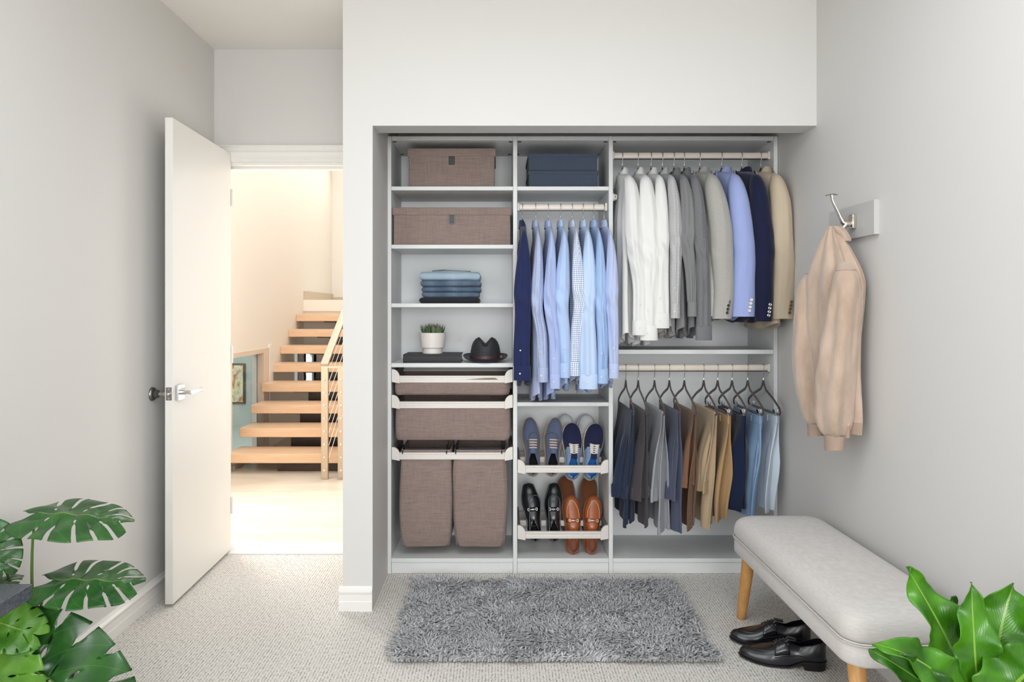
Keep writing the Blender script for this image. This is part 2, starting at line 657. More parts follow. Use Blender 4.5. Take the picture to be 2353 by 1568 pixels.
MB().lathe([(0.003, 0.0105), (0.003, 0.0125)], (dx1, hy, lz + 0.022), 8, 'x').build('lock_pin', M_dark_nickel, hd)
for z in (0.25, 1.05, 1.88):
    MB().lathe([(0.006, z - 0.045), (0.006, z + 0.045)], (dx1 + 0.004, dy1 + 0.004, 0), 10).build('hinge', M_door, door, smooth=True)
_hp = V((dx1, dy1, 0))
door.matrix_world = Matrix.Translation(_hp) @ Matrix.Rotation(R(1.35), 4, 'Z') @ Matrix.Translation(-_hp) @ Matrix.Translation((-0.016, 0, 0))
# wall bumper behind the door
sp_y = 3.035
ds = thing('door_stop', (XL, sp_y, lz - 0.005), 'grey metal door stop fixed to the left wall behind the open white door', 'door stop')
MB().lathe([(0.0, 0.0), (0.030, 0.0), (0.030, 0.005), (0.026, 0.011), (0.016, 0.014)], (XL, sp_y, lz - 0.005), 28, 'x').build('base_plate', M_dark_nickel, ds, smooth=True)
MB().lathe([(0.016, 0.012), (0.017, 0.014), (0.017, 0.028), (0.013, 0.031)], (XL, sp_y, lz - 0.005), 24, 'x').build('rubber_ring', M_rubber, ds, smooth=True)
MB().lathe([(0.009, 0.028), (0.009, 0.050), (0.010, 0.052), (0.010, 0.074)], (XL, sp_y, lz - 0.005), 20, 'x').build('stem', M_nickel, ds, smooth=True)

# ================================================================ the hall
HX, HXR, HYE, HZ = -2.14, -0.25, 8.96, 4.2
st('floor_hall', MB().box(HX - 0.05, HXR + 0.05, YB + 0.10, HYE + 0.1, -0.06, 0.004), M_hallfloor)
LY = 7.66        # landing
WY0, WY1, WZ1 = 5.60, 6.45, 0.92
hw = MB()
t_ = 0.1
# left hall wall: tall window by the door (4.2-4.75), low glazing (WY0-WY1), corner light (7.30-7.62)
def hwall(y0, y1, z0, z1):
    hw.box(HX - t_, HX, y0, y1, z0, z1)
hwall(YB + 0.12, 4.18, 0, HZ)
hwall(4.18, 4.76, 0, 0.25)
hwall(4.18, 4.76, 2.25, HZ)
hwall(4.76, WY0, 0, HZ)
hwall(WY0, WY1, WZ1, HZ)
hwall(WY1, 7.30, 0, HZ)
hwall(7.30, 7.62, 0, 0.49)
hwall(7.30, 7.62, 0.88, HZ)
hwall(7.62, 7.74, 0, HZ)
hwall(7.74, 8.86, 0, 0.25)
hwall(7.74, 8.86, 1.22, HZ)
hwall(8.86, HYE, 0, HZ)
st('wall_hall_left', hw, M_hallwall)
hr = MB().box(HXR, HXR + 0.1, YC + 0.1, 4.25, 0, HZ).box(HXR, HXR + 0.1, 5.25, HYE, 0, HZ).box(HXR, HXR + 0.1, 4.25, 5.25, 0, 0.35).box(HXR, HXR + 0.1, 4.25, 5.25, 2.35, HZ)
st('wall_hall_right', hr, M_hallwall)
st('wall_hall_back', MB().box(HX - t_, HXR + 0.1, HYE, HYE + 0.1, 0, HZ), M_hallwall)
hf = MB().box(HX - t_, XL, YB, YB + 0.12, 0, HZ).box(XL, HXR + 0.1, YB, YB + 0.12, ZC + 0.1, HZ).box(CPX0, HXR + 0.1, YC + 0.1, YC + 0.2, 0, ZC + 0.1)
st('wall_hall_front', hf, M_hallwall)
hc = MB()
hc.box(HX - t_, HXR + 0.1, YB, 4.3, HZ, HZ + 0.1).box(HX - t_, HXR + 0.1, 8.1, HYE + 0.1, HZ, HZ + 0.1)
hc.box(HX - t_, -2.0, 4.3, 8.1, HZ, HZ + 0.1).box(-0.7, HXR + 0.1, 4.3, 8.1, HZ, HZ + 0.1)  # leaves a hole under the added roof fill
st('ceiling_hall', hc, M_ceil)
window('window_8', HX - 0.08, HX - 0.03, 7.74, 8.86, 0.25, 1.22, 'y')
window('window_added_hall', HXR + 0.03, HXR + 0.08, 4.25, 5.25, 0.35, 2.35, 'y')  # unseen window added to house the hall side fill
window('window_3', HX - 0.08, HX - 0.03, 4.18, 4.76, 0.25, 2.25, 'y')

# low glazing beside the stairs, with its frame
M_tint = glass_mat('tinted_glass', '#e4eeec')
fr = MB()
fr.box(HX - 0.1, HX + 0.012, WY1 - 0.13, WY1 + 0.02, 0.0, WZ1 + 0.02)
fr.box(HX - 0.1, HX + 0.012, WY0 + 0.02, WY1 - 0.13, WZ1 - 0.02, WZ1 + 0.02).box(HX - 0.1, HX + 0.012, WY0 + 0.02, WY1 - 0.13, 0.004, 0.03)
M_frame = paint('window_frame_beige', '#dccab8', 0.5, 0.02)
w4 = st('window_4', fr, M_frame)
MB().box(HX - 0.055, HX - 0.047, WY0 + 0.02, WY1 - 0.13, 0.03, WZ1 - 0.02).build('pane', M_tint, w4)
MB().box(HX - 0.01, HX + 0.02, WY1 + 0.02, WY1 + 0.11, 0, WZ1 + 0.05).build('frame_board', M_trim, w4)
# what the low glazing looks into: a sea-green passage with a framed print
M_sea = paint('sea_green_wall', '#c6c8bf', 0.7, 0.03)
al = MB().box(-4.2, HX - t_, 8.0, 8.1, -0.05, 2.6).box(-4.2, -4.1, 4.5, 8.0, -0.05, 2.6).box(-4.2, HX - t_, 4.5, 8.0, -0.1, -0.05)
st('wall_passage', al, M_sea)
area('daylight_passage', (-3.2, 5.2, 2.3), (0.05, 1, -0.5), 1.0, 0.6, 16, (1.0, 0.99, 0.96))


def print_mat():
    t = NT('abstract_print')
    a = t.noise(t.coords('Object', (14, 14, 7)), 1, 4, 0.7)
    return t.base(t.ramp(a, [(0.30, lin('#5d7a4a')), (0.42, lin('#d9c89a')), (0.5, lin('#e8e2c8')), (0.6, lin('#c77a3c')), (0.72, lin('#7d9a64'))]), 0.5)


pic = thing('framed_print', (-2.97, 7.99, 0.25), 'framed abstract print in orange and green seen through the low hall glazing', 'picture')
MB().box(-3.25, -2.905, 7.97, 8.0, 0.22, 0.68).build('frame', plastic('dark_frame', '#54483e', 0.4), pic, bevel=0.003)
MB().box(-3.23, -2.925, 7.964, 7.972, 0.24, 0.66).build('print', print_mat(), pic)
pp = MB().box(-2.80, -2.755, 7.90, 7.97, -0.05, 2.2)
pp.build('dark_post', plastic('dark_bronze', '#2c3338', 0.4), None, label='slim dark post standing beyond the low hall glazing', cat='post')

# corner light under the landing
cf = MB().box(HX - 0.06, HX - 0.052, 7.30, 7.62, 0.49, 0.88)
w5 = st('window_5', MB().box(HX - 0.06, HX + 0.004, 7.285, 7.30, 0.475, 0.895).box(HX - 0.06, HX + 0.004, 7.30, 7.62, 0.88, 0.895).box(HX - 0.06, HX + 0.004, 7.30, 7.62, 0.475, 0.49), M_trim)
cf.build('pane', M_glass, w5)
wu = MB()
wu.box(HX, -1.99, LY, LY + 0.06, 0, 0.49).box(HX, -1.99, LY, LY + 0.06, 0.88, 1.28).box(-1.99, HXR, LY, LY + 0.06, 0, 1.28)
st('wall_under_landing', wu, M_hallwall)
w6 = st('window_6', MB().box(-2.0, -1.985, LY - 0.006, LY + 0.05, 0.48, 0.89), M_trim)
MB().box(HX, -2.0, LY + 0.02, LY + 0.026, 0.49, 0.88).build('pane', M_glass, w6)
st('floor_landing', MB().box(HX, HXR, LY - 0.015, HYE, 1.28, 1.404), paint('landing_enamel', '#f0ece4', 0.4, 0.02))
M_stone = paint('beige_stone', '#cdbda4', 0.6, 0.08, 90, 0.08)
st('trim_4', MB().box(HX, HX + 0.016, LY - 0.01, HYE, 1.404, 1.50).box(HX, HXR, HYE - 0.016, HYE, 1.404, 1.46), M_stone)

# stairs
M_tread = wood('oak_tread', '#d9b08a', '#ebcdae', (1.2, 26, 30), 0.35)
M_steel = metal('brushed_steel', '#b9a894', 0.38)
M_espresso = wood('espresso_wood', '#241b17', '#42322a', (6, 6, 30), 0.3)
stair = thing('staircase', (-1.62, 6.4, 0.0), 'open staircase of thick pale oak treads climbing beyond the doorway', 'staircase')
tr0 = None
for k in range(8):
    y0 = 5.48 + 0.27 * k
    zt = 0.156 * (k + 1)
    if tr0 is None:
        tr0 = MB().box(-0.534, 0.545, 0.0, 0.30, -0.0745, 0.0).build('tread', M_tread, stair, local=True, bevel=0.003)
        o = tr0
    else:
        o = share(tr0, 'tread', stair)
    o.location = (-1.605 + 1.62, y0 - 6.4, zt)
    # dark closed carriage below the right part of each tread
    MB().box(-1.76, -1.10, y0 + 0.16, y0 + 0.27, max(0.004, zt - 0.20), zt - 0.0745).build('riser_panel', M_espresso, stair, bevel=0.002)
    MB().box(-1.86, -1.70, y0 + 0.06, y0 + 0.22, zt - 0.086, zt - 0.0745).build('bracket', plastic('bracket_black', '#2a2725', 0.5) if k == 0 else bpy.data.materials['bracket_black'], stair)
MB().box(-1.76, -1.10, 5.55, 5.72, 0.004, 0.0815).build('riser_panel', M_espresso, stair, bevel=0.002)

rail = thing('stair_railing', (-1.25, 5.29, 0.004), 'brushed steel stair railing with paired flat posts and wire cables', 'railing')
py_ = 5.27
posts = []
for xc, w in ((-1.316, 0.026), (-1.19, 0.026)):
    p = MB().box(xc - w, xc + w, py_, py_ + 0.03, 0.004, 0.865).build('post', M_steel, rail, bevel=0.002)
    posts.append(p)
    for i in range(8):
        zb = 0.075 + i * 0.098
        MB().lathe([(0.0, -0.009), (0.007, -0.008), (0.009, -0.003), (0.009, 0.001)], (xc, py_, zb), 12, 'y').build('bolt', M_chrome, p, smooth=True)
MB().box(-1.316 + 0.026, -1.19 - 0.026, py_, py_ + 0.03, 0.845, 0.865).build('cap_bar', M_steel, rail, bevel=0.002)
L = 2.6
sl = 0.156 / 0.27
for xc in (-1.316,):
    MB().prism([(py_, 0.865), (py_ + L, 0.865 + sl * L), (py_ + L, 0.865 + sl * L + 0.018), (py_ - 0.008, 0.883)], 'x', xc - 0.03, xc + 0.03).build('handrail', M_steel, rail, bevel=0.003)
M_cable = metal('steel_cable', '#e8e6e2', 0.3)
for i in range(8):
    zb = 0.075 + i * 0.098
    MB().tube([(-1.316, py_ + 0.03, zb), (-1.316, py_ + 0.2, zb + 0.03 + sl * 0.12), (-1.316, py_ + L, zb + sl * L)], 0.0025, 6).build('cable', M_cable, rail, smooth=True)
MB().box(-1.316 - 0.024, -1.316 + 0.024, py_ + 2.3, py_ + 2.33, 1.248, 2.19).build('post', M_steel, rail, bevel=0.002)

# foliage outside the corner light
rnd = random.Random(5)
lf = MB()
for i in range(260):
    c = V((rnd.uniform(-2.95, -2.36), rnd.uniform(8.25, 9.2), rnd.uniform(0.45, 1.2)))
    a, b = rnd.uniform(0, 6.3), rnd.uniform(-0.6, 0.6)
    d = V((math.cos(a), 0.3 * math.sin(a), math.sin(a) * 0.8)) * rnd.uniform(0.03, 0.055)
    e = V((-d.z, 0.2, d.x)).normalized() * 0.012
    i0 = lf.add([c - d, c + e, c + d, c - e])
    lf.face([i0, i0 + 1, i0 + 2, i0 + 3])
M_leafout = plastic('garden_leaf', '#5f9a3c', 0.4)
gb = thing('garden_shrub', (-2.65, 8.75, -0.06), 'green shrub outside the small window under the stair landing', 'shrub')
lf.build('foliage', M_leafout, gb, solid=0.001)
MB().tube([(-2.65, 8.75, -0.06), (-2.63, 8.77, 0.4), (-2.67, 8.75, 0.9)], [0.02, 0.014, 0.006], 8).build('stem', wood('bark', '#4a3a2a', '#6b5540'), gb, smooth=True)

# ================================================================ closet organizer
S = 3.384 / F
YF, YK = 3.384, 3.738


def cx(px):
    return (px - CX) * S


def cz(py):
    return H - (py - CY) * S


M_mel = NT('grey_melamine')
_v = M_mel.coords('Object', (60, 60, 260))
_n = M_mel.noise(_v, 1, 3, 0.6)
_c = M_mel.mix(_n, lin('#d6d8d7'), lin('#e0e1e0'))
M_mel.bump(_n, 0.05, 0.001)
M_mel = M_mel.base(_c, 0.42, 0, 0.4)
M_cream = plastic('cream_aluminium', '#ddd7d0', 0.36, 0.6)
M_rod = plastic('champagne_rod', '#ddd1c5', 0.35, 0.6)
M_black = plastic('black_plastic', '#1c1c1e', 0.4)

org = thing('closet_organizer', ((cx(888) + cx(1787)) / 2, YK, 0.0), 'built-in light grey closet system with panels, shelves and hanging rods', 'closet')
PX = [(889.5, 899), (1179, 1188.5), (1399, 1408.5), (1778, 1787)]
zt, zk = cz(313), cz(1320)
for i, (a, b) in enumerate(PX):
    MB().box(cx(a), cx(b), YF, YK, 0.001, zt).build('side_panel' if i in (0, 3) else 'divider_panel', M_mel, org, bevel=0.001)
    # shelf pin holes
BAY = [(899, 1179), (1188.5, 1399), (1408.5, 1778)]


def shelf(b, y0, y1, name='shelf'):
    x0, x1 = cx(BAY[b][0]) + 0.0005, cx(BAY[b][1]) - 0.0005
    MB().box(x0, x1, YF + 0.001, YK - 0.001, cz(y1), cz(y0)).build(name, M_mel, org, bevel=0.001)


for b in range(3):
    shelf(b, 313, 322.5, 'top_panel')
    shelf(b, 1284, 1293, 'bottom_shelf')
    MB().box(cx(BAY[b][0]) + 0.001, cx(BAY[b][1]) - 0.001, YF + 0.006, YF + 0.024, 0.001, cz(1293.6)).build('kick_board', M_mel, org, bevel=0.0008)
for y in ((428.5, 437.5), (562.5, 571.5), (697.5, 706.5), (835, 844.5)):
    shelf(0, *y)
shelf(1, 428.5, 437.5)
shelf(1, 925, 934)
shelf(2, 804, 814)
# dark fitting covers under the top panels
for b in range(3):
    x0, x1 = cx(BAY[b][0]), cx(BAY[b][1])
    for x in (x0 + 0.012, x1 - 0.012):
        for y in (YF + 0.03, YK - 0.05):
            MB().lathe([(0.0, -0.0012), (0.010, -0.0012), (0.010, 0.0008)], (x, y, cz(322.5)), 14).build('fitting_cover', M_black, org)
# columns of pin holes on the panels seen from inside
hole = None
for xp in (cx(1778) - 0.0006, cx(899) + 0.0006, cx(1399) - 0.0006):
    mb = MB()
    for i in range(30):
        mb.lathe([(0.0, 0), (0.0025, 0), (0.0025, 0.0004)], (xp, YK - 0.055, 0.35 + i * 0.052), 8, 'x')
    tag(mb.build('pin_holes', M_black, org), kind='stuff')
# hanging rods
YROD = 3.432


def rod(b, py):
    z = H - (py - CY) * YROD / F
    x0, x1 = cx(BAY[b][0]) + 0.001, cx(BAY[b][1]) - 0.001
    prof = []
    for i in range(20):
        a = 2 * PI * i / 20
        prof.append((YROD + 0.008 * math.cos(a), z + 0.0155 * math.copysign(abs(math.sin(a)) ** 0.7, math.sin(a))))
    r = MB().prism(prof, 'x', x0 + 0.006, x1 - 0.006).build('hanging_rod', M_rod, org, smooth=40)
    for xa, xb in ((x0, x0 + 0.012), (x1 - 0.012, x1)):
        MB().box(xa, xb, YROD - 0.014, YROD + 0.014, z - 0.020, z + 0.020).build('rod_socket', M_cream, r, bevel=0.004, seg=3)
    MB().box(x0 + 0.012, x1 - 0.012, YROD - 0.004, YROD + 0.004, z - 0.0190, z - 0.0148).build('rod_insert', M_black, r)
    return z


ZR1 = rod(1, 476.5)
ZR2 = rod(2, 358)
ZR3 = rod(2, 845.5)
# round valet knob on the divider
kx, kz = cx(1408.5), cz(452)
vk = MB().lathe([(0.0, 0.0), (0.021, 0.0), (0.021, 0.004), (0.016, 0.012), (0.013, 0.022), (0.0, 0.023)], (kx, YF + 0.022, kz), 24, 'x').build('valet_knob', M_cream, org, smooth=True)
MB().lathe([(0.0, 0), (0.003, 0.0), (0.003, 0.003)], (kx + 0.012, YF + 0.022 - 0.019, kz), 10, 'y').build('screw', M_black, vk)


# ---------------------------------------------------------------- pull-out frames
def cap_shape(x0, x1, z0, z1, flip):
    """end cap with a quarter-round upper corner"""
    w, h = x1 - x0, z1 - z0
    pts = []
    if not flip:   # rounded towards the middle (right)
        pts = [(x0, z0 + 0.007), (x1, z0), (x1, z0 + h * 0.42)]
        for i in range(1, 9):
            a = i / 8 * PI / 2
            pts.append((x0 + 0.004 + (w - 0.004) * math.cos(a), z0 + h * 0.42 + (h * 0.58) * math.sin(a)))
        pts.append((x0, z1))
    else:
        pts = [(x1, z0 + 0.007), (x0, z0), (x0, z0 + h * 0.42)]
        for i in range(1, 9):
            a = i / 8 * PI / 2
            pts.append((x1 - 0.004 - (w - 0.004) * math.cos(a), z0 + h * 0.42 + (h * 0.58) * math.sin(a)))
        pts.append((x1, z1))
        pts = pts[::-1]
    return pts


def front_rail(root, x0, x1, ya, z0, z1):
    h = z1 - z0
    prof = [(ya + 0.004, z0), (ya + 0.0, z0 + 0.002), (ya, z0 + h * 0.42), (ya + 0.003, z0 + h * 0.45), (ya + 0.003, z0 + h * 0.70), (ya + 0.001, z0 + h * 0.73), (ya + 0.001, z1 - 0.002), (ya + 0.004, z1), (ya + 0.016, z1), (ya + 0.016, z0)]
    MB().prism(prof, 'x', x0, x1).build('front_rail', M_cream, root, bevel=0.0008)


M_track = plastic('grey_track', '#6d6a68', 0.5)


def pullout(name, label, group, b, ry0, ry1, cy0, cy1, cw=17.5):
    x0, x1 = cx(BAY[b][0]) + 0.002, cx(BAY[b][1]) - 0.002
    z0, z1 = cz(ry1), cz(ry0)
    t = thing(name, ((x0 + x1) / 2, YF + 0.1, cz(cy1)), label, 'drawer' if 'shoe' not in name else 'shoe rack', group)
    wc = cw * S
    front_rail(t, x0 + wc, x1 - wc, YF + 0.002, z0, z1)
    for k in (0, 1):
        xa, xb = (x0, x0 + wc + 0.002) if k == 0 else (x1 - wc - 0.002, x1)
        MB().prism(cap_shape(xa, xb, cz(cy1), cz(cy0), k == 1), 'y', YF - 0.002, YF + 0.012).build('end_cap', M_cream, t, bevel=0.001)
        sx = x0 if k == 0 else x1 - 0.014
        MB().box(sx, sx + 0.014, YF + 0.012, YK - 0.01, z0 + 0.004, cz(cy0) - 0.006).build('side_rail', M_track, t, bevel=0.001)
    MB().box(x0 + 0.014, x1 - 0.014, YK - 0.04, YK - 0.02, z0 + 0.006, z1 + 0.006).build('back_rail', M_cream, t, bevel=0.001)
    return t, x0, x1, z0, z1


M_linen = cloth('brown_linen', '#9c8a82', '#796a64', 340, 18, 0.6, 0.9, 0.35, 0.1, 'Object')
M_lining = plastic('charcoal_lining', '#3c3d42', 0.9, 0.1)


def bag(x0, x1, y0, y1, z0, z1, bulge=0.008, seed=0, taper=0.0, seat=0.006):
    """soft fabric bin hanging from a frame: open at the top, slightly bulging walls"""
    mb = MB()
    rg = []
    m = 18
    n = 56
    for k in range(m + 1):
        t = k / m
        z = lerp(z1, z0, t)
        ring = []
        for i in range(n):
            a = 2 * PI * i / n
            c, s_ = math.cos(a), math.sin(a)
            e = 0.14
            qx = math.copysign(abs(c) ** e, c)
            qy = math.copysign(abs(s_) ** e, s_)
            w = (x1 - x0) / 2 * (1 - taper * (1 - t))
            d = (y1 - y0) / 2
            bl = bulge * math.sin(PI * min(1, t * 1.02)) + 0.004 * nz(a * 1.3 + seed, z * 7 + seed, seed)
            round_ = 0.0
            if t > 0.93:
                round_ = (t - 0.93) / 0.07 * seat
            px = (x0 + x1) / 2 + (w + bl - round_) * qx
            pyy = (y0 + y1) / 2 + (d + bl * 1.2 - round_) * qy
            wav = 0.006 * nz(px * 9 + seed * 3, z * 5, pyy * 4)
            ring.append((px + wav * abs(qy), pyy + wav * 1.6 * (1 if pyy < (y0 + y1) / 2 else 0), z + (0.004 * nz(px * 14, seed) if t > 0.9 else 0)))
        rg.append(ring)
    mb.rings(rg, False, True)
    return mb


def bin_in(t, x0, x1, zb, ztop, ins=0.018):
    b = bag(x0 + ins, x1 - ins, YF + 0.012, YK - 0.045, zb, ztop, 0.004, zb * 10)
    o = b.build('fabric_bin', M_linen, t, smooth=60, solid=0.003)
    return o


G = 'pull-out bins in the left closet bay'
t, x0, x1, z0, z1 = pullout('pull_out_bin', 'shallow brown linen pull-out bin right under the hat shelf', G, 0, 864, 880.5, 849, 881.5)
bin_in(t, x0, x1, cz(908.5), z1 - 0.004)
t, x0, x1, z0, z1 = pullout('pull_out_bin', 'deeper brown linen pull-out bin above the two laundry bags', G, 0, 923.5, 939.5, 908, 940.5)
bin_in(t, x0, x1, cz(1013), z1 - 0.004)
for px in (1008, 1084):
    MB().ball((cx(px), YK - 0.03, z1 + 0.008), 0.005).build('peg', M_black, t, smooth=True)
t, x0, x1, z0, z1 = pullout('laundry_pull_out', 'cream pull-out frame with black wire hooks carrying two brown laundry bags', None, 0, 1041, 1057.5, 1028, 1059.5)
lf_top = z1
for xa in (925, 1026, 1047, 1153):
    X = cx(xa)
    hk = [(X, YF + 0.000, z0 + 0.030), (X, YF - 0.002, z0 + 0.040), (X, YF + 0.006, z1 + 0.003), (X, YF + 0.03, z1 + 0.014), (X, YF + 0.05, z1 + 0.022)]
    MB().tube(hk, 0.0026, 8).build('wire_hook', M_black, t, smooth=True)
    MB().tube([(X, YF + 0.05, z1 + 0.022), (X, YF + 0.16, z1 + 0.024), (X, YK - 0.06, z1 + 0.022), (X, YK - 0.03, z1 + 0.01)], 0.0026, 8).build('wire_bar', M_black, t, smooth=True)
    MB().tube([(X, YF + 0.05, z1 + 0.028), (X, YF + 0.055, z1 + 0.006), (X + 0.004, YF + 0.06, z1 - 0.01)], 0.004, 8).build('bag_clip', M_black, t, smooth=True)
for xa, xb in ((925, 1026), (1047, 1153)):
    MB().tube([(cx(xa), YK - 0.06, z1 + 0.024), (cx(xb), YK - 0.06, z1 + 0.024)], 0.003, 8).build('wire_bar', M_black, t, smooth=True)
for i, (xa, xb, lab) in enumerate(((920, 1037, 'tall brown linen laundry bag on the left, hanging beside its twin'), (1043, 1163, 'tall brown linen laundry bag on the right, next to the divider'))):
    zb = cz(1262) + 0.004
    lb = thing('laundry_bag', ((cx(xa) + cx(xb)) / 2, YF + 0.15, zb), lab, 'laundry bag', 'laundry bags in the left closet bay')
    o = bag(cx(xa) + 0.006, cx(xb) - 0.006, YF + 0.016, YK - 0.06, zb, lf_top + 0.012, 0.010, 3.1 + i * 5.3, -0.03, 0.012).build('body', M_linen, lb, smooth=60, solid=0.003)
    # piped side seams
    for s_ in (-1, 1):
        X = (cx(xa) + cx(xb)) / 2 + s_ * ((cx(xb) - cx(xa)) / 2 - 0.012)
        pth = []
        for k in range(14):
            q = k / 13
            pth.append((X + s_ * 0.010 * math.sin(PI * q) + 0.004 * nz(q * 3 + i, s_), YF + 0.010 - 0.010 * math.sin(PI * q), lerp(cz(1062), zb + 0.012, q)))
        MB().tube(pth, 0.0016, 6).build('seam_piping', M_linen, lb, smooth=True)
    MB().box(cx(xa) + 0.02, cx(xb) - 0.02, YF + 0.03, YF + 0.034, lf_top - 0.02, lf_top + 0.016 + 0.003 * i).build('lining', M_lining, lb)


# ---------------------------------------------------------------- storage boxes
M_tab = plastic('black_leather_tab', '#24282a', 0.45)


def box_lid(name, label, group, px0, px1, py0, py1, lidh, Y0, depth, mat, tabw=None, ztab=None, metal_rim=False, zbase=None, lip=0.004):
    x0, x1 = (px0 - CX) * Y0 / F, (px1 - CX) * Y0 / F
    zb = zbase if zbase is not None else H - (py1 - CY) * Y0 / F
    z1 = zb + (py1 - py0) * Y0 / F
    zl = z1 - lidh * Y0 / F
    t = thing(name, ((x0 + x1) / 2, Y0 + depth / 2, zb), label, 'box', group)
    MB().box(x0 + lip + 0.002, x1 - lip - 0.002, Y0 + lip, Y0 + depth - lip, zb, z1 - 0.004).build('body', mat, t, bevel=0.004, seg=3)
    MB().box(x0, x1, Y0, Y0 + depth, zl, z1).build('lid', mat, t, bevel=0.004, seg=3)
    if tabw:
        xm = (x0 + x1) / 2
        w = tabw * Y0 / F / 2
        tb = MB().box(xm - w, xm + w, Y0 + lip - 0.004, Y0 + lip + 0.002, zl - 0.040, zl + 0.002).build('pull_tab', M_tab, t, bevel=0.002)
        if metal_rim:
            fr = MB().box(xm - w - 0.002, xm - w + 0.002, Y0 + lip - 0.006, Y0 + lip, zl - 0.042, zl).box(xm + w - 0.002, xm + w + 0.002, Y0 + lip - 0.006, Y0 + lip, zl - 0.042, zl).box(xm - w, xm + w, Y0 + lip - 0.006, Y0 + lip, zl - 0.044, zl - 0.040)
            fr.build('rim', M_track, tb)
    return t, z1


zs = cz(428.5)
box_lid('storage_box', 'brown linen lidded box on the top closet shelf', 'brown linen storage boxes', 936, 1139, 338, 428, 19, 3.41, 0.30, M_linen, 13, None, False, zs + 0.0005)
box_lid('storage_box', 'wide brown linen lidded box filling the second closet shelf', 'brown linen storage boxes', 901, 1175.5, 475.5, 562, 18, 3.40, 0.31, M_linen, 13, None, True, cz(562.5) + 0.0005)
M_navybox = cloth('navy_box_cloth', '#505a6c', '#3f4858', 500, 120, 0.5, 0.85, 0.2, 0.1, 'Object')
t, zb2 = box_lid('navy_box', 'navy lidded box directly on the shelf, lower of the two', 'stacked navy boxes', 1213.5, 1376, 388.5, 428, 10, 3.42, 0.29, M_navybox, None, None, False, zs + 0.0005, 0.0025)
box_lid('navy_box', 'navy lidded box resting on top of another navy box', 'stacked navy boxes', 1213, 1374.5, 348, 387.5, 10, 3.425, 0.29, M_navybox, None, None, False, zb2 + 0.001, 0.0025)

# ---------------------------------------------------------------- folded jeans
zj = cz(697.5) + 0.0005
cols = [('#2e3138', '#222429', 0, 'dark indigo folded jeans at the bottom of the stack'),
        ('#5f7488', '#3c4a5c', 0.5, 'mid blue folded jeans, second from the bottom of the stack'),
        ('#586d84', '#38475a', 0.45, 'mid blue folded jeans in the middle of the stack'),
        ('#5d7188', '#3d4b5c', 0.6, 'faded blue folded jeans just under the pale pair'),
        ('#a9bcc9', '#8ba2b3', 0.3, 'pale light blue folded jeans on top of the stack')]
geo = [(963, 1101, 679.5, 697.5, -0.010, 0.012), (969, 1100, 672.5, 685, 0.0, 0.0), (968, 1104, 662, 674, 0.0, 0.0), (966, 1104, 645, 662.5, 0.0, 0.004), (964, 1103, 626, 648, 0.006, 0.0)]
zcur = zj
for i, ((c1, c2, wash, lab), (p0, p1, q0, q1, sk0, sk1)) in enumerate(zip(cols, geo)):
    Y0 = 3.44
    x0, x1 = (p0 - CX) * Y0 / F, (p1 - CX) * Y0 / F
    h = [0.031, 0.029, 0.028, 0.034, 0.042][i]
    mat = cloth('denim_%d' % i, c1, c2, 700, 120, 0.6, 0.9, 0.3, 0.1, 'Object', wash, '#7f93a8' if i < 4 else '#c3d0d8')
    t = thing('folded_jeans', ((x0 + x1) / 2, Y0 + 0.13, zcur), lab, 'jeans', 'jeans folded in a stack')
    layers = 1
    hh = h / layers
    for L_ in range(layers):
        mb = MB()
        rg = []
        nn, mm = 40, 26
        for k in range(mm + 1):
            u = 0.5 - 0.5 * math.cos(PI * k / mm)
            x = lerp(x0 + 0.004 * L_ * (1 if i % 2 else -1), x1 - 0.006 * L_, u)
            ring = []
            dd = min(1, min(u, 1 - u) / 0.045)
            endr = 0.22 + 0.78 * math.sqrt(max(0, 1 - (1 - dd) ** 2))
            for j in range(nn):
                a = 2 * PI * j / nn
                c, s_ = math.cos(a), math.sin(a)
                e = 0.62
                y = Y0 + 0.125 + 0.125 * math.copysign(abs(c) ** 0.25, c) + 0.004 * nz(x * 14 + i * 7, L_ * 3.0)
                z = zcur + hh * (L_ + 0.5) + hh * 0.52 * endr * math.copysign(abs(s_) ** e, s_)
                z += 0.0025 * nz(x * 18 + i * 5.0, y * 12, L_ * 2.0) * (1 if s_ > 0 else (0.15 if L_ == 0 and i == 0 else 1))
                if i == 4:
                    z += 0.007 * math.exp(-((u - 0.5) / 0.3) ** 2) * (1 if c > -0.5 and s_ > 0 else 0)
                ring.append((x, y, z))
            rg.append(ring)
        mb.rings(rg, True, True)
        mb.build('folded_denim', mat, t, smooth=70)
    if i == 4:
        MB().tube([(x0 + 0.06, Y0 + 0.05, zcur + h + 0.004), (x0 + 0.11, Y0 + 0.06, zcur + h + 0.009), (x0 + 0.18, Y0 + 0.055, zcur + h + 0.004), (x0 + 0.25, Y0 + 0.06, zcur + h + 0.002)], [(0.02, 0.006)] * 4, 10).build('waistband', cloth('denim_band', '#7c8a88', '#5f6d6e', 700, 100, 0.6, 0.9, 0.3, 0.1, 'Object'), t, smooth=True)
    zcur += h - 0.002

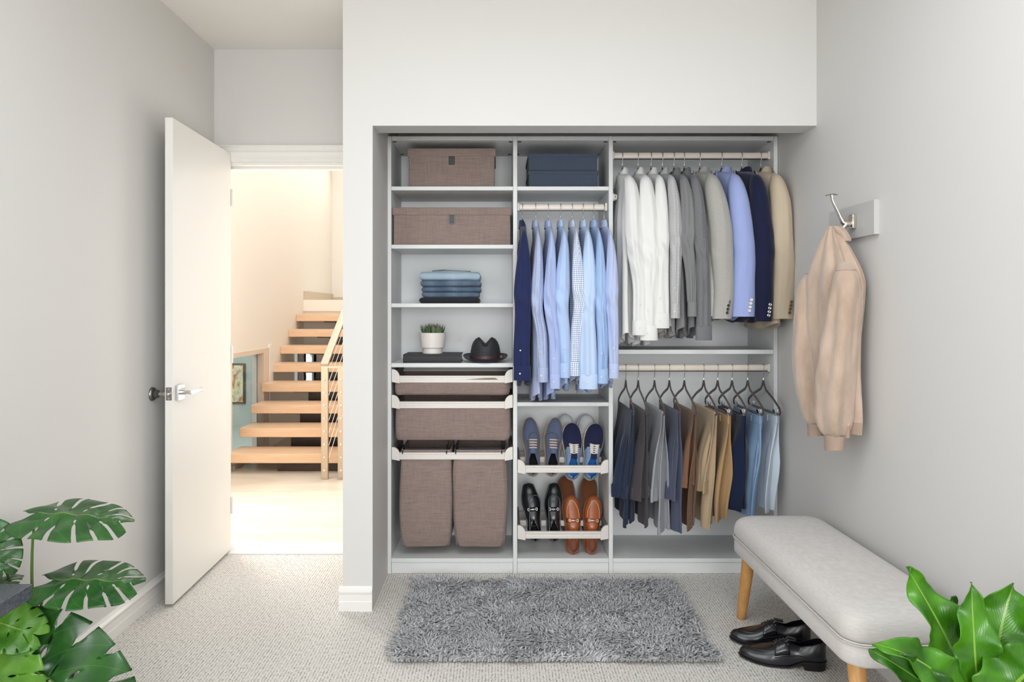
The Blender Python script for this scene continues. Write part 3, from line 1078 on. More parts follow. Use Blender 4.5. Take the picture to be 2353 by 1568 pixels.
# ---------------------------------------------------------------- book, plant, hat
zsh = cz(835) + 0.0005
Yb = 3.40
x0, x1 = (926 - CX) * Yb / F, (1059 - CX) * Yb / F
bk = thing('book', ((x0 + x1) / 2, Yb + 0.11, zsh), 'thick charcoal hardback book lying under the potted succulent', 'book')
hb = 0.041
M_bookc = cloth('charcoal_bookcloth', '#4a4a4c', '#353537', 600, 300, 0.6, 0.8, 0.2, 0.05, 'Object')
MB().box(x0, x1, Yb, Yb + 0.20, zsh, zsh + 0.004).build('cover', M_bookc, bk, bevel=0.001)
MB().box(x0, x1, Yb, Yb + 0.20, zsh + hb - 0.004, zsh + hb).build('cover', M_bookc, bk, bevel=0.001)
MB().prism([(Yb + 0.004, zsh + 0.004), (Yb + 0.001, zsh + 0.012), (Yb + 0.0, zsh + hb / 2), (Yb + 0.001, zsh + hb - 0.012), (Yb + 0.004, zsh + hb - 0.004), (Yb + 0.010, zsh + hb - 0.004), (Yb + 0.010, zsh + 0.004)], 'x', x0, x1).build('spine', M_bookc, bk)
MB().box(x0 + 0.004, x1 - 0.004, Yb + 0.010, Yb + 0.194, zsh + 0.004, zsh + hb - 0.004).build('pages', paint('book_pages', '#d9d6cf', 0.8, 0.2, 900), bk)

M_ceramic = plastic('white_ceramic', '#ddd8d2', 0.45)
pc = V(((994 - CX) * 3.47 / F, 3.47, zsh + hb + 0.0005))
pt = thing('potted_succulent', pc, 'spiky green succulent in a ribbed white pot on the book', 'plant')
mb = MB()
rg = []
prof = [(0.0, 0.0), (0.048, 0.0), (0.050, 0.002), (0.050, 0.027), (0.055, 0.028), (0.060, 0.031), (0.066, 0.100), (0.066, 0.104), (0.061, 0.104), (0.058, 0.094), (0.0, 0.093)]
for r, h in prof:
    ring = []
    for i in range(144):
        a = 2 * PI * i / 144
        rr = r - (0.0011 * (1 - abs(math.sin(a * 36 / 2 * 1.0))) if 0.0305 < h < 0.1 else 0)
        ring.append(pc + V((rr * math.cos(a), rr * math.sin(a), h)))
    rg.append(ring)
mb.rings(rg, True, True)
mb.build('pot', M_ceramic, pt, smooth=30)
MB().lathe([(0.0, 0.0), (0.058, 0.0), (0.057, 0.003), (0.0, 0.006)], pc + V((0, 0, 0.092)), 24).build('soil', paint('potting_soil', '#3b3026', 0.9, 0.6, 300, 0.3), pt)
rnd = random.Random(11)


def succ_mat():
    t = NT('succulent_leaf')
    n1 = t.noise(t.coords('Object', (30, 30, 30)), 1, 2)
    sp = t.n('ShaderNodeSeparateXYZ')
    t.l(t.coords('UV'), sp.inputs[0])
    g = t.ramp(sp.outputs[1], [(0.0, lin('#8a9a72')), (0.5, lin('#4c6a42')), (1.0, lin('#5a4a44'))])
    return t.base(t.mix(t.math('MULTIPLY', n1, 0.5), g, lin('#6f8a5a')), 0.5)


M_succ = succ_mat()
mb = MB()
for i in range(190):
    cl = i % 9
    ca = cl * 0.7
    cr = 0.0 if cl == 0 else (0.022 if cl < 4 else 0.040)
    base = pc + V((cr * math.cos(ca * 1.0 + cl), cr * math.sin(ca + cl), 0.092))
    a = rnd.uniform(0, 6.283)
    lean = rnd.uniform(0.05, 0.55)
    ln = rnd.uniform(0.035, 0.062)
    d = V((math.cos(a) * lean, math.sin(a) * lean, 1)).normalized() + V((base.x - pc.x, base.y - pc.y, 0)) * 7
    d.normalize()
    base = base + V((math.cos(a), math.sin(a), 0)) * 0.006
    p1 = base + d * ln * 0.5
    p2 = base + (d + V((0, 0, 0.35))).normalized() * ln
    i0 = len(mb.v)
    side = d.cross(V((0, 0, 1)))
    side = side.normalized() if side.length > 1e-3 else V((1, 0, 0))
    w = 0.0042
    up = side.cross(d).normalized()
    rgs = []
    for q, (p, ww) in enumerate(((base, w), (p1, w * 0.85), (p2, 0.0004))):
        rgs.append([p + side * ww, p + up * ww * 0.5, p - side * ww, p - up * ww * 0.5])
    b0 = mb.add([p for r in rgs for p in r])
    for k in range(2):
        for j in range(4):
            jn = (j + 1) % 4
            mb.face([b0 + k * 4 + j, b0 + k * 4 + jn, b0 + k * 4 + 4 + jn, b0 + k * 4 + 4 + j], ((0, k / 2), (1, k / 2), (1, (k + 1) / 2), (0, (k + 1) / 2)))
tag(mb.build('foliage', M_succ, pt, smooth=60), kind='stuff')

# fedora
hc_ = V(((1115.5 - CX) * 3.50 / F, 3.50, zsh))


def straw(name, c1, c2):
    t = NT(name)
    wv = t.n('ShaderNodeTexWave', wave_type='BANDS', bands_direction='Z')
    wv.inputs['Scale'].default_value = 65
    wv.inputs['Distortion'].default_value = 0.6
    wv.inputs['Detail'].default_value = 1
    t.l(t.coords('Object'), wv.inputs['Vector'])
    b = t.noise(t.coords('Object', (500, 500, 120)), 1, 2)
    f = t.math('ADD', t.math('MULTIPLY', wv.outputs['Fac'], 0.6), t.math('MULTIPLY', b, 0.4))
    t.bump(f, 0.8, 0.002)
    return t.base(t.mix(f, lin(c2), lin(c1)), 0.5, 0, 0.4)


M_straw = straw('black_straw', '#3b3d42', '#1f2024')
hat = thing('fedora_hat', hc_, 'black straw fedora with a brown leather band', 'hat')
rg = []
nn = 72
for r_, z_ in [(0.078, 0.018), (0.077, 0.030), (0.074, 0.055), (0.069, 0.080), (0.061, 0.100), (0.050, 0.112), (0.034, 0.118), (0.016, 0.119), (0.001, 0.119)]:
    ring = []
    for i in range(nn):
        a = 2 * PI * i / nn
        x, y = r_ * math.cos(a), r_ * 1.18 * math.sin(a)
        z = z_
        z -= 0.026 * math.exp(-(x / 0.018) ** 2) * sm((z_ - 0.075) / 0.03)
        z += 0.006 * math.exp(-((abs(x) - 0.035) / 0.016) ** 2) * sm((z_ - 0.09) / 0.02)
        z -= 0.010 * sm((y + 0.02) / 0.08) * sm((z_ - 0.08) / 0.03)
        pinch = 1 - 0.18 * math.exp(-((y + 0.06) / 0.035) ** 2) * sm((z_ - 0.07) / 0.04) * 0
        ring.append(hc_ + V((x * pinch, y, z)))
    rg.append(ring)
mb = MB()
mb.rings(rg, False, True)
mb.build('crown', M_straw, hat, smooth=60)
M_brim = straw('navy_straw', '#33374a', '#20232f')
rg = []
for r_, z_ in [(0.076, 0.019), (0.088, 0.016), (0.100, 0.013), (0.109, 0.013), (0.112, 0.015), (0.109, 0.010), (0.100, 0.009), (0.086, 0.012), (0.076, 0.015)]:
    ring = []
    for i in range(nn):
        a = 2 * PI * i / nn
        x, y = r_ * math.cos(a), r_ * 1.15 * math.sin(a)
        k = (r_ - 0.076) / 0.036
        z = z_ + k * (0.016 * abs(math.cos(a)) ** 2 + 0.020 * max(0, math.sin(a)) - 0.010 * max(0, -math.sin(a)))
        ring.append(hc_ + V((x, y, max(0.001, z))))
    rg.append(ring)
mb = MB()
mb.rings(rg + [rg[0]])
mb.build('brim', M_brim, hat, smooth=60)
M_band = plastic('brown_leather_band', '#4a2c24', 0.45)
MB().rings([[hc_ + V((r_ * math.cos(2 * PI * i / nn), r_ * 1.18 * math.sin(2 * PI * i / nn), z_)) for i in range(nn)] for r_, z_ in ((0.079, 0.017), (0.0795, 0.031), (0.077, 0.031), (0.077, 0.017), (0.079, 0.017))]).build('band', M_band, hat, smooth=40)
bw = MB().box(hc_.x + 0.070, hc_.x + 0.088, hc_.y - 0.040, hc_.y - 0.034, hc_.z + 0.018, hc_.z + 0.034)
bw.build('bow', M_band, hat, bevel=0.003)

# ================================================================ shoe racks and shoes
M_wirec = plastic('grey_wire', '#4c4c50', 0.35)


def shoe_rack(label, ry0, ry1, cy0, cy1, loops):
    t, x0, x1, z0, z1 = pullout('shoe_rack', label, 'pull-out shoe racks in the middle bay', 1, ry0, ry1, cy0, cy1, 17)
    MB().box(x0 + 0.014, x1 - 0.014, YF + 0.136, YF + 0.152, z0 + 0.022, z1 + 0.014).build('middle_rail', M_cream, t, bevel=0.001)
    for px0, px1, ptop in loops:
        a, b = cx(px0), cx(px1)
        zt_ = cz(ptop)
        pth = []
        ya, yb = YF + 0.016, YF + 0.075
        for k in range(5):
            q = k / 4
            pth.append((a, lerp(ya, yb, q * 0.85), lerp(z0 + 0.006, zt_ - 0.028, q)))
        for k in range(1, 8):
            an = PI - PI * k / 8
            pth.append(((a + b) / 2 + (b - a) / 2 * math.cos(an), lerp(ya, yb, 0.85 + 0.15 * math.sin(an)), zt_ - 0.028 + 0.028 * math.sin(an)))
        for k in range(4, -1, -1):
            q = k / 4
            pth.append((b, lerp(ya, yb, q * 0.85), lerp(z0 + 0.006, zt_ - 0.028, q)))
        MB().tube(pth, 0.0019, 8).build('wire_loop', M_wirec, t, smooth=True)
    return t


shoe_rack('upper pull-out shoe rack with a cream rail, holding blue and navy lace-ups', 1071, 1088, 1057, 1090, ((1216, 1241, 1001), (1256, 1284, 1001)))
shoe_rack('lower pull-out shoe rack with a cream rail, holding black and tan loafers', 1223, 1239.5, 1208, 1242, ((1218, 1244, 1148), (1263, 1289, 1148)))


def leather(name, col, rough=0.3, bump=0.15, scale=220, hi=None):
    t = NT(name)
    n1 = t.noise(t.coords('Object', (scale, scale, scale)), 1, 2)
    n2 = t.noise(t.coords('Object', (9, 9, 9)), 1, 2)
    c = t.mix(n2, tuple(x * 0.75 for x in lin(col)[:3]) + (1,), lin(hi or col))
    t.bump(n1, bump, 0.0008)
    t.b.inputs['Coat Weight'].default_value = 0.25 if rough < 0.4 else 0
    t.b.inputs['Coat Roughness'].default_value = 0.2
    return t.base(c, rough, 0, 0.5)


M_blk = leather('black_leather', '#131316', 0.30)
M_blk2 = leather('black_polish', '#1b1b20', 0.26)
M_blksole = plastic('black_sole', '#0e0e10', 0.35)
M_tan = leather('tan_leather', '#a5562c', 0.36, 0.15, 200, '#a85c33')
M_tanin = leather('tan_lining', '#8a4a2c', 0.6)
M_brownsuede = cloth('brown_suede', '#7b4a2e', '#5e3722', 700, 500, 0.5, 0.95, 0.3, 0.3, 'Object')
M_bluesuede = cloth('blue_chambray', '#66718e', '#485068', 700, 500, 0.6, 0.9, 0.3, 0.3, 'Object')
M_gumsole = plastic('gum_sole', '#a88a66', 0.6)
M_navyknit = cloth('navy_canvas', '#272b4e', '#181b34', 500, 300, 0.7, 0.9, 0.5, 0.1, 'Object')
M_bluecanvas = cloth('light_blue_canvas', '#8ea4c4', '#6f87aa', 700, 400, 0.5, 0.9, 0.3, 0.1, 'Object')
M_creamsole = plastic('cream_sole', '#d6c8b6', 0.55)
M_blueinsole = plastic('bright_blue_insole', '#1f74c8', 0.7)
M_whitelea = leather('white_leather', '#d6d9dc', 0.5)
M_whitelace = cloth('white_lace', '#e8e4dc', '#c9c2b6', 1500, 300, 0.4)
M_sandlace = cloth('sand_lace', '#d9c4ae', '#b8a28c', 1500, 300, 0.4)
M_blklace = cloth('black_lace', '#1c1c20', '#0e0e10', 1500, 300, 0.4)
M_blkin = plastic('black_lining', '#17171a', 0.8, 0.2)
M_stitch = plastic('pale_stitch', '#d8b48c', 0.6)


def shoe(label, group, loc, rot, style, side=1, L=0.28):
    """style: dict(toe, width, upper, quarter, sole, insole, lace, ...). Local: +Y toe, +Z up, origin under the heel"""
    st_ = style
    t = thing('shoe', loc, label, 'shoe', group, rot)
    wd = st_.get('w', 1.0)
    toe = st_.get('toe', 'round')
    T = {'round': [(0.78, 0.0445), (0.88, 0.0385), (0.94, 0.030), (0.975, 0.020), (0.993, 0.010), (1, 0.0)],
         'almond': [(0.78, 0.0410), (0.88, 0.032), (0.94, 0.0235), (0.975, 0.0155), (0.993, 0.008), (1, 0.0)],
         'square': [(0.78, 0.0415), (0.88, 0.0335), (0.94, 0.0285), (0.975, 0.0245), (0.993, 0.018), (1, 0.0)]}[toe]
    wt = [(0, 0.0), (0.008, 0.011), (0.03, 0.0205), (0.08, 0.0285), (0.17, 0.0325), (0.36, 0.0325), (0.50, 0.0385), (0.66, 0.0455)] + T
    hs = st_.get('h', [(0, 0.060), (0.08, 0.062), (0.2, 0.050), (0.32, 0.050), (0.42, 0.066), (0.55, 0.060), (0.68, 0.050), (0.8, 0.042), (0.92, 0.034), (0.98, 0.024), (1.0, 0.010)])
    o0, o1 = st_.get('open', (0.015, 0.44))
    hz = st_.get('heel', 0.0)            # heel lift
    sole_t = st_.get('sole_t', 0.012)

    def lift(tt):
        return sole_t + hz * (1 - sm((tt - 0.22) / 0.25)) + 0.006 * sm((tt - 0.8) / 0.2) * (1 if hz else 0.6)

    def cxo(tt):
        return side * 0.010 * sm((tt - 0.45) / 0.5) * (1 if toe != 'round' else 0.7)

    ts = [0, 0.006, 0.02, 0.045, 0.08] + [0.08 + 0.92 * i / 34 for i in range(1, 32)] + [0.955, 0.975, 0.99, 1.0]
    ts = sorted(set(round(x, 4) for x in ts))
    m = 9
    rows = []
    for tt in ts:
        w = max(0.0008, tab(tt, wt)) * wd
        h = tab(tt, hs)
        o = 0.0
        if o0 < tt < o1:
            k = (tt - o0) / (o1 - o0)
            o = min(1, math.sin(PI * min(1, k * 0.5 + 0.5)) * 1.25) * sm(k / 0.08)
        if tt <= o0:
            o = 1.0
        z0 = lift(tt)
        L_, R_ = [], []
        for j in range(m + 1):
            b = j / m
            xc, zc = w * max(0, math.cos(b * PI / 2)) ** 0.72, h * math.sin(b * PI / 2) ** 0.85
            xo, zo = w * (1 + 0.06 * math.sin(b * PI) - 0.26 * b * b), h * b
            L_.append(V((cxo(tt) + lerp(xc, xo, o), tt * L, z0 + lerp(zc, zo, o))))
            R_.append(V((cxo(tt) - lerp(xc, xo, o), tt * L, z0 + lerp(zc, zo, o))))
        rows.append((tt, o, L_, R_))
    split = st_.get('split', None)
    meshes = {'upper': MB(), 'quarter': MB()}
    for k in range(len(rows) - 1):
        (ta, oa, La, Ra), (tb, ob, Lb, Rb) = rows[k], rows[k + 1]
        tm = (ta + tb) / 2
        for j in range(m):
            for A, B in ((La, Lb), (Ra, Rb)):
                key = 'upper'
                if split and tm < split - 0.10 * (1 - (j + 0.5) / m) * st_.get('split_slope', 1):
                    key = 'quarter'
                mb = meshes[key]
                b0 = mb.add([A[j], A[j + 1], B[j + 1], B[j]])
                uu = ((ta * L, j * 0.01), (ta * L, j * 0.01 + 0.01), (tb * L, j * 0.01 + 0.01), (tb * L, j * 0.01))
                mb.face([b0, b0 + 1, b0 + 2, b0 + 3], uu)
    import bmesh
    for key, mb in meshes.items():
        if not mb.f:
            continue
        o_ = mb.build(key, st_['upper'] if key == 'upper' else st_['quarter'], t, local=True)
        bm = bmesh.new()
        bm.from_mesh(o_.data)
        bmesh.ops.remove_doubles(bm, verts=bm.verts, dist=0.0004)
        bmesh.ops.recalc_face_normals(bm, faces=bm.faces)
        bm.to_mesh(o_.data)
        bm.free()
        o_.data.shade_smooth()
        md = o_.modifiers.new('solid', 'SOLIDIFY')
        md.thickness, md.offset = 0.0022, -1 if key == 'upper' else 0.3
        md = o_.modifiers.new('sub', 'SUBSURF')
        md.levels = md.render_levels = 1
    # sole
    mb = MB()
    ex = st_.get('welt', 0.003)
    rg = []
    pts = []
    for tt in ts:
        pts.append((tt, max(0.0005, tab(tt, wt)) * wd))
    outl = []
    for tt, w in pts:
        yy = tt * L + (ex * (1 if tt > 0.9 else -1 if tt < 0.05 else 0)) * (1 - min(1, w / 0.02)) 
        outl.append((cxo(tt) + w + ex * min(1, w / 0.006), yy, tt))
    for tt, w in reversed(pts[1:-1]):
        yy = tt * L + (ex * (1 if tt > 0.9 else -1 if tt < 0.05 else 0)) * (1 - min(1, w / 0.02))
        outl.append((cxo(tt) - w - ex * min(1, w / 0.006), yy, tt))
    def zl(tt, f):
        base = lift(tt) - sole_t
        return base + f * sole_t + 0.001
    mb.rings([[V((x * (0.97 if f == 0 else 1), y, zl(tt, f))) for x, y, tt in outl] for f in (0.0, 0.15, 1.0)], True, True)
    mb.build('sole', st_['sole'], t, local=True, smooth=40)
    if hz:
        mb = MB()
        hp = [(x, y) for x, y, tt in outl if tt < 0.27]
        hp = sorted(hp, key=lambda q: math.atan2(q[1] - 0.035, q[0]))
        mb.rings([[V((x * f, 0.035 + (y - 0.035) * f, z)) for x, y in hp] for f, z in ((0.92, 0.0), (0.94, 0.004), (0.97, hz * 0.7), (0.985, hz + 0.002))], True, True)
        mb.build('heel', st_['sole'], t, local=True, smooth=40)
    # insole
    mb = MB()
    ip = [(x * 0.86, y * 0.97 + 0.004, tt) for x, y, tt in outl if tt < 0.62]
    ip = sorted(ip, key=lambda q: math.atan2(q[1] - 0.3 * L, q[0]))
    mb.face([mb.add([V((x, y, lift(tt) + 0.004))]) for x, y, tt in ip])
    mb.build('insole', st_['insole'], t, local=True)

    def top(tt, xf=0.0):
        w = tab(tt, wt) * wd
        h = tab(tt, hs)
        b = math.acos(min(1, abs(xf)) ** (1 / 0.72)) / (PI / 2) if abs(xf) > 0 else 1
        return V((cxo(tt) + w * xf, tt * L, lift(tt) + h * math.sin(b * PI / 2) ** 0.85))
    if st_.get('lace'):
        n = st_.get('nlace', 4)
        a0, a1 = st_.get('lace_t', (0.45, 0.60))
        tg = MB()
        g = []
        for k in range(9):
            tt = lerp(a0 - 0.10, a1 + 0.03, k / 8)
            g.append([top(max(tt, o1 - 0.06), xf) + V((0, (tt - max(tt, o1 - 0.06)) * L, 0.0025 + (0.010 if tt < a0 else 0))) for xf in (-0.42, -0.2, 0, 0.2, 0.42)])
        tg.grid(g)
        tg.build('tongue', st_.get('tongue', st_['upper']), t, local=True, smooth=True, solid=0.002)
        for k in range(n):
            tt = lerp(a0, a1, k / max(1, n - 1))
            dt = (a1 - a0) / max(1, n - 1) * 0.9
            for sgn in ((1, -1) if st_.get('cross') else (1,)):
                pth = []
                for q in range(7):
                    xf = -0.52 + 1.04 * q / 6
                    t2 = tt + (dt * (q / 6 - 0.5) * sgn if st_.get('cross') else 0)
                    pth.append(top(max(t2, 0.40), xf) + V((0, (t2 - max(t2, 0.40)) * L, 0.0045 + 0.0015 * (sgn > 0))))
                MB().tube(pth, [(st_.get('lace_w', 0.0030), 0.0014)] * 7, 8).build('lace', st_['lace'], t, local=True, smooth=True)
            for sg in (-1, 1):
                c = top(max(tt, 0.41), 0.55 * sg)
                MB().ball(c + V((0, 0, 0.002)), 0.0026, n=8, m=5).build('eyelet', M_dark_nickel, t, local=True, smooth=True)
    if st_.get('bit'):
        tt = st_.get('bit_t', 0.58)
        bm_ = []
        c = top(tt)
        for sgn in (-1, 1):
            e = top(tt, 0.50 * sgn) + V((0, 0, 0.003))
            MB().tube([e + V((0.0045 * math.cos(a), 0.0065 * math.sin(a), 0.002)) for a in [2 * PI * i / 12 for i in range(13)]], 0.0014, 6, False).build('snaffle_ring', st_['bit'], t, local=True, smooth=True)
        MB().tube([top(tt, x) + V((0, 0, 0.0045)) for x in (-0.45, -0.25, 0, 0.25, 0.45)], [0.0022, 0.0015, 0.0028, 0.0015, 0.0022], 8).build('snaffle_bar', st_['bit'], t, local=True, smooth=True)
        sd = MB()
        sd.grid([[top(tt + d, xf) + V((0, 0, 0.0022)) for xf in (-0.85, -0.6, -0.3, 0, 0.3, 0.6, 0.85)] for d in (-0.035, 0.0, 0.035)])
        sd.build('saddle_strap', st_.get('strap', st_['upper']), t, local=True, smooth=True, solid=0.0018)
    if st_.get('apron'):
        pth = []
        for k in range(25):
            a = PI * k / 24
            tt = 0.60 + 0.30 * math.sin(a)
            pth.append(top(tt, 0.70 * math.cos(a) * (1 if tt < 0.85 else 0.97)) + V((0, 0, 0.0008)))
        MB().tube(pth, 0.0013, 6).build('apron_seam', st_['apron'], t, local=True, smooth=True)
    if st_.get('derby'):
        # raised facings that carry the eyelets
        for sgn in (-1, 1):
            g = []
            for k in range(11):
                tt = lerp(0.30, 0.60, k / 10)
                g.append([top(max(tt, 0.43), sgn * lerp(0.16, 0.93, q / 6)) + V((0, (tt - max(tt, 0.43)) * L, 0.0028 - (0.012 * (0.43 - tt) / 0.13 * (1) if tt < 0.43 else 0))) for q in range(7)])
            MB().grid(g[4:]).build('facing', st_['upper'], t, local=True, smooth=True, solid=0.0022)
        for sgn in (-1, 1):
            pth = [V((cxo(tt) + sgn * (tab(tt, wt) * wd + 0.0008), tt * L, lift(tt) + zz)) for tt, zz in ((0.60, 0.028), (0.52, 0.033), (0.42, 0.034), (0.33, 0.028), (0.25, 0.016), (0.2, 0.006))]
            MB().tube(pth, 0.0012, 6).build('side_seam', st_['upper'], t, local=True, smooth=True)
    return t


TH = R(69)


def rack_shoe(label, group, px_toe, px_heel, py_heel, Yh, style, side, L, th=TH):
    x = (px_heel - CX) * Yh / F
    z = H - (py_heel - CY) * Yh / F
    xt = (px_toe - CX) * (Yh + L * math.cos(th)) / F
    yaw = math.atan2(x - xt, L * math.sin(th))
    # tip the shoe up about X, then lean it sideways about Y
    rot = (Matrix.Rotation(-yaw, 3, 'Y') @ Matrix.Rotation(th, 3, 'X')).to_euler()
    return shoe(label, group, (x, Yh, z), rot, style, side, L)


st_suede = dict(toe='almond', upper=M_bluesuede, sole=M_gumsole, insole=M_blkin, lace=M_sandlace, nlace=4, lace_t=(0.44, 0.58), sole_t=0.010, welt=0.004, w=1.02, tongue=M_bluesuede)
st_white = dict(toe='round', upper=M_whitelea, sole=M_whitelea, insole=M_whitelea, sole_t=0.018, w=1.06, lace=M_whitelace)
st_navy = dict(toe='round', upper=M_navyknit, quarter=M_bluecanvas, split=0.58, sole=M_creamsole, insole=M_blueinsole, lace=M_whitelace, nlace=5, cross=True, lace_t=(0.42, 0.57), sole_t=0.020, welt=0.003, w=1.06, tongue=M_navyknit, lace_w=0.0026, open=(0.015, 0.46))
hl = [(0, 0.050), (0.08, 0.050), (0.2, 0.040), (0.30, 0.040), (0.38, 0.054), (0.45, 0.060), (0.55, 0.058), (0.68, 0.050), (0.8, 0.042), (0.92, 0.034), (0.98, 0.024), (1.0, 0.010)]
st_blackloafer = dict(toe='square', upper=M_blk2, sole=M_blksole, insole=M_blkin, bit=M_chrome, bit_t=0.53, sole_t=0.008, heel=0.018, h=hl, open=(0.015, 0.35))
st_tanloafer = dict(toe='round', upper=M_tan, sole=M_tanin, insole=M_tanin, bit=M_chrome, bit_t=0.55, apron=M_stitch, sole_t=0.008, h=hl, open=(0.015, 0.35), w=0.98)
st_brown = dict(toe='round', upper=M_brownsuede, sole=M_tanin, insole=M_tanin, sole_t=0.010, h=hl, open=(0.015, 0.5))

YH = 3.475
for i, (pt_, ph_, s_, w_) in enumerate(((1222, 1224, -1, 'left'), (1271, 1267, 1, 'right'))):
    rack_shoe('blue chambray lace-up with gum sole, %s one of the pair on the upper rack' % w_, 'blue chambray lace-ups', pt_, ph_, 1095, YH, st_suede, s_, 0.292)
for i, (pt_, ph_, s_, w_) in enumerate(((1301, 1302, -1, 'left'), (1343, 1345, 1, 'right'))):
    rack_shoe('plain white leather sneaker, %s one behind the navy pair' % w_, 'white sneakers', pt_, ph_, 1083, YH + 0.105, st_white, s_, 0.29)
for i, (pt_, ph_, s_, w_) in enumerate(((1316, 1313, -1, 'left'), (1364, 1353, 1, 'right'))):
    rack_shoe('navy canvas sneaker with light blue facing and white laces, %s one' % w_, 'navy canvas sneakers', pt_, ph_, 1104, YH - 0.005, st_navy, s_, 0.282)
for i, (pt_, ph_, s_, w_) in enumerate(((1218, 1230, -1, 'left'), (1268, 1272, 1, 'right'))):
    rack_shoe('black square-toed loafer with silver bit, %s one on the lower rack' % w_, 'black loafers', pt_, ph_, 1246, YH, st_blackloafer, s_, 0.286)
for i, (pt_, ph_, s_, w_) in enumerate(((1301, 1304, -1, 'left'), (1349, 1352, 1, 'right'))):
    rack_shoe('plain brown suede shoe, %s one behind the tan loafers' % w_, 'brown suede shoes', pt_, ph_, 1226, YH + 0.100, st_brown, s_, 0.286)
for i, (pt_, ph_, s_, w_) in enumerate(((1315, 1315, -1, 'left'), (1360, 1356, 1, 'right'))):
    rack_shoe('tan leather loafer with silver bit and stitched apron, %s one' % w_, 'tan loafers', pt_, ph_, 1274, YH - 0.005, st_tanloafer, s_, 0.284)

# black derbies on the carpet by the bench
hd_ = [(0, 0.066), (0.08, 0.066), (0.2, 0.054), (0.30, 0.050), (0.40, 0.070), (0.46, 0.076), (0.55, 0.066), (0.66, 0.050), (0.78, 0.040), (0.90, 0.032), (0.97, 0.024), (1.0, 0.010)]
st_derby = dict(toe='almond', upper=M_blk2, sole=M_blksole, insole=M_blkin, lace=M_blklace, nlace=4, lace_t=(0.44, 0.56), lace_w=0.0018, sole_t=0.007, heel=0.024, h=hd_, apron=M_blk, derby=True, w=1.05, open=(0.015, 0.44))


def floor_shoe(label, heel, toe, side):
    a, b = V(heel), V(toe)
    d = b - a
    shoe(label, 'black dress shoes on the carpet', (a.x, a.y, 0.002), (0, 0, math.atan2(-d.x, d.y)), st_derby, side, d.length)


floor_shoe('polished black lace-up dress shoe on the carpet, nearer the camera', (1.170, 2.485), (0.888, 2.565), 1)
floor_shoe('polished black lace-up dress shoe on the carpet, farther from the camera', (1.185, 2.640), (0.903, 2.715), -1)

# ================================================================ hangers and clothes
M_velvet = cloth('brown_velvet', '#4a403e', '#39302f', 900, 900, 0.4, 0.95, 0.2, 0.3, 'Object')
M_wire = metal('hook_wire', '#a9aaa8', 0.3)


def hanger_meshes(tip_z, tip_y=0.205):
    """hook wire, ferrule, velvet frame; origin on the rod's axis, arms along local Y"""
    hk = MB()
    pth = []
    r = 0.0185
    for k in range(13):
        a = R(-150) + R(240) * k / 12          # over the rod
        pth.append((0.0, -r * math.sin(a) * 0.62, r * math.cos(a)))
    pth = [(0, y, z) for _, y, z in pth]
    pth = pth[::-1] if pth[0][1] < pth[-1][1] else pth
    last = pth[-1]
    pth = [(0, -0.0115 * math.cos(a) * -1, 0.0175 * math.sin(a)) for a in [R(10) + R(190) * k / 12 for k in range(13)]]
    # comes down the near side of the rod and returns to the middle
    y_end = pth[0][1]
    pth = pth[::-1] + [(0, 0.0118, -0.012), (0, 0.008, -0.026), (0, 0.001, -0.040), (0, 0.0, -0.052), (0, 0.0, -0.072)]
    pth = [(x, -y, z) for x, y, z in pth]
    hk.tube(pth, 0.0016, 8)
    fe = MB().tube([(0, 0, -0.050), (0, 0, -0.070)], 0.0026, 8)
    fm = MB()
    d_ = abs(tip_z) - 0.066
    arm = [(0, 0.0, -0.064), (0, -0.006, -0.072), (0, -0.016, -0.066 - d_ * 0.20), (0, -0.034, -0.066 - d_ * 0.34), (0, -tip_y * 0.36, -0.066 - d_ * 0.46), (0, -tip_y * 0.62, -0.066 - d_ * 0.62), (0, -tip_y * 0.84, -0.066 - d_ * 0.80), (0, -tip_y * 0.97, tip_z + 0.010), (0, -tip_y - 0.001, tip_z - 0.008), (0, -tip_y + 0.010, tip_z - 0.018)]
    bar = [(0, -tip_y + 0.010, tip_z - 0.018), (0, -0.1, tip_z - 0.018), (0, 0.1, tip_z - 0.018), (0, tip_y - 0.010, tip_z - 0.018)]
    rr = [(0.0036, 0.007), (0.0036, 0.009)] + [(0.0036, 0.0072)] * 8
    fm.tube(arm, rr, 10, True, (0, 0, 1))
    fm.tube([(x, -y, z) for x, y, z in arm], rr, 10, True, (0, 0, 1))
    fm.tube(bar, [(0.0026, 0.0045)] * 4, 10)
    return hk, fe, fm


HGM = {}


def hanger(label, group, x, zr, yaw, kind):
    t = thing('clothes_hanger', (x, YROD, zr), label, 'hanger', group, (0, 0, yaw))
    if kind not in HGM:
        tz = {'shirt': -0.170, 'trouser': -0.185, 'clip': -0.185}[kind]
        a, b, c = hanger_meshes(tz, 0.165 if kind == 'shirt' else 0.205)
        HGM[kind] = (a.build('hook', M_wire, t, local=True, smooth=True), b.build('ferrule', M_chrome, t, local=True, smooth=True), c.build('frame', M_velvet, t, local=True, smooth=50))
    else:
        for nm, src in zip(('hook', 'ferrule', 'frame'), HGM[kind]):
            share(src, nm, t)
    if kind == 'clip':
        for s_ in (-1, 1):
            y = s_ * 0.15
            key = 'clip%d' % s_
            if key not in HGM:
                m = MB().prism([(-0.006, -0.225), (0.006, -0.225), (0.004, -0.205), (0.008, -0.193), (0.010, -0.183), (0.006, -0.182), (0.0, -0.196), (-0.006, -0.182), (-0.010, -0.183), (-0.008, -0.193), (-0.004, -0.205)], 'y', y - 0.014, y + 0.014)
                HGM[key] = m.build('trouser_clip', M_chrome, t, local=True, bevel=0.001)
            else:
                share(HGM[key], 'trouser_clip', t)
    return t


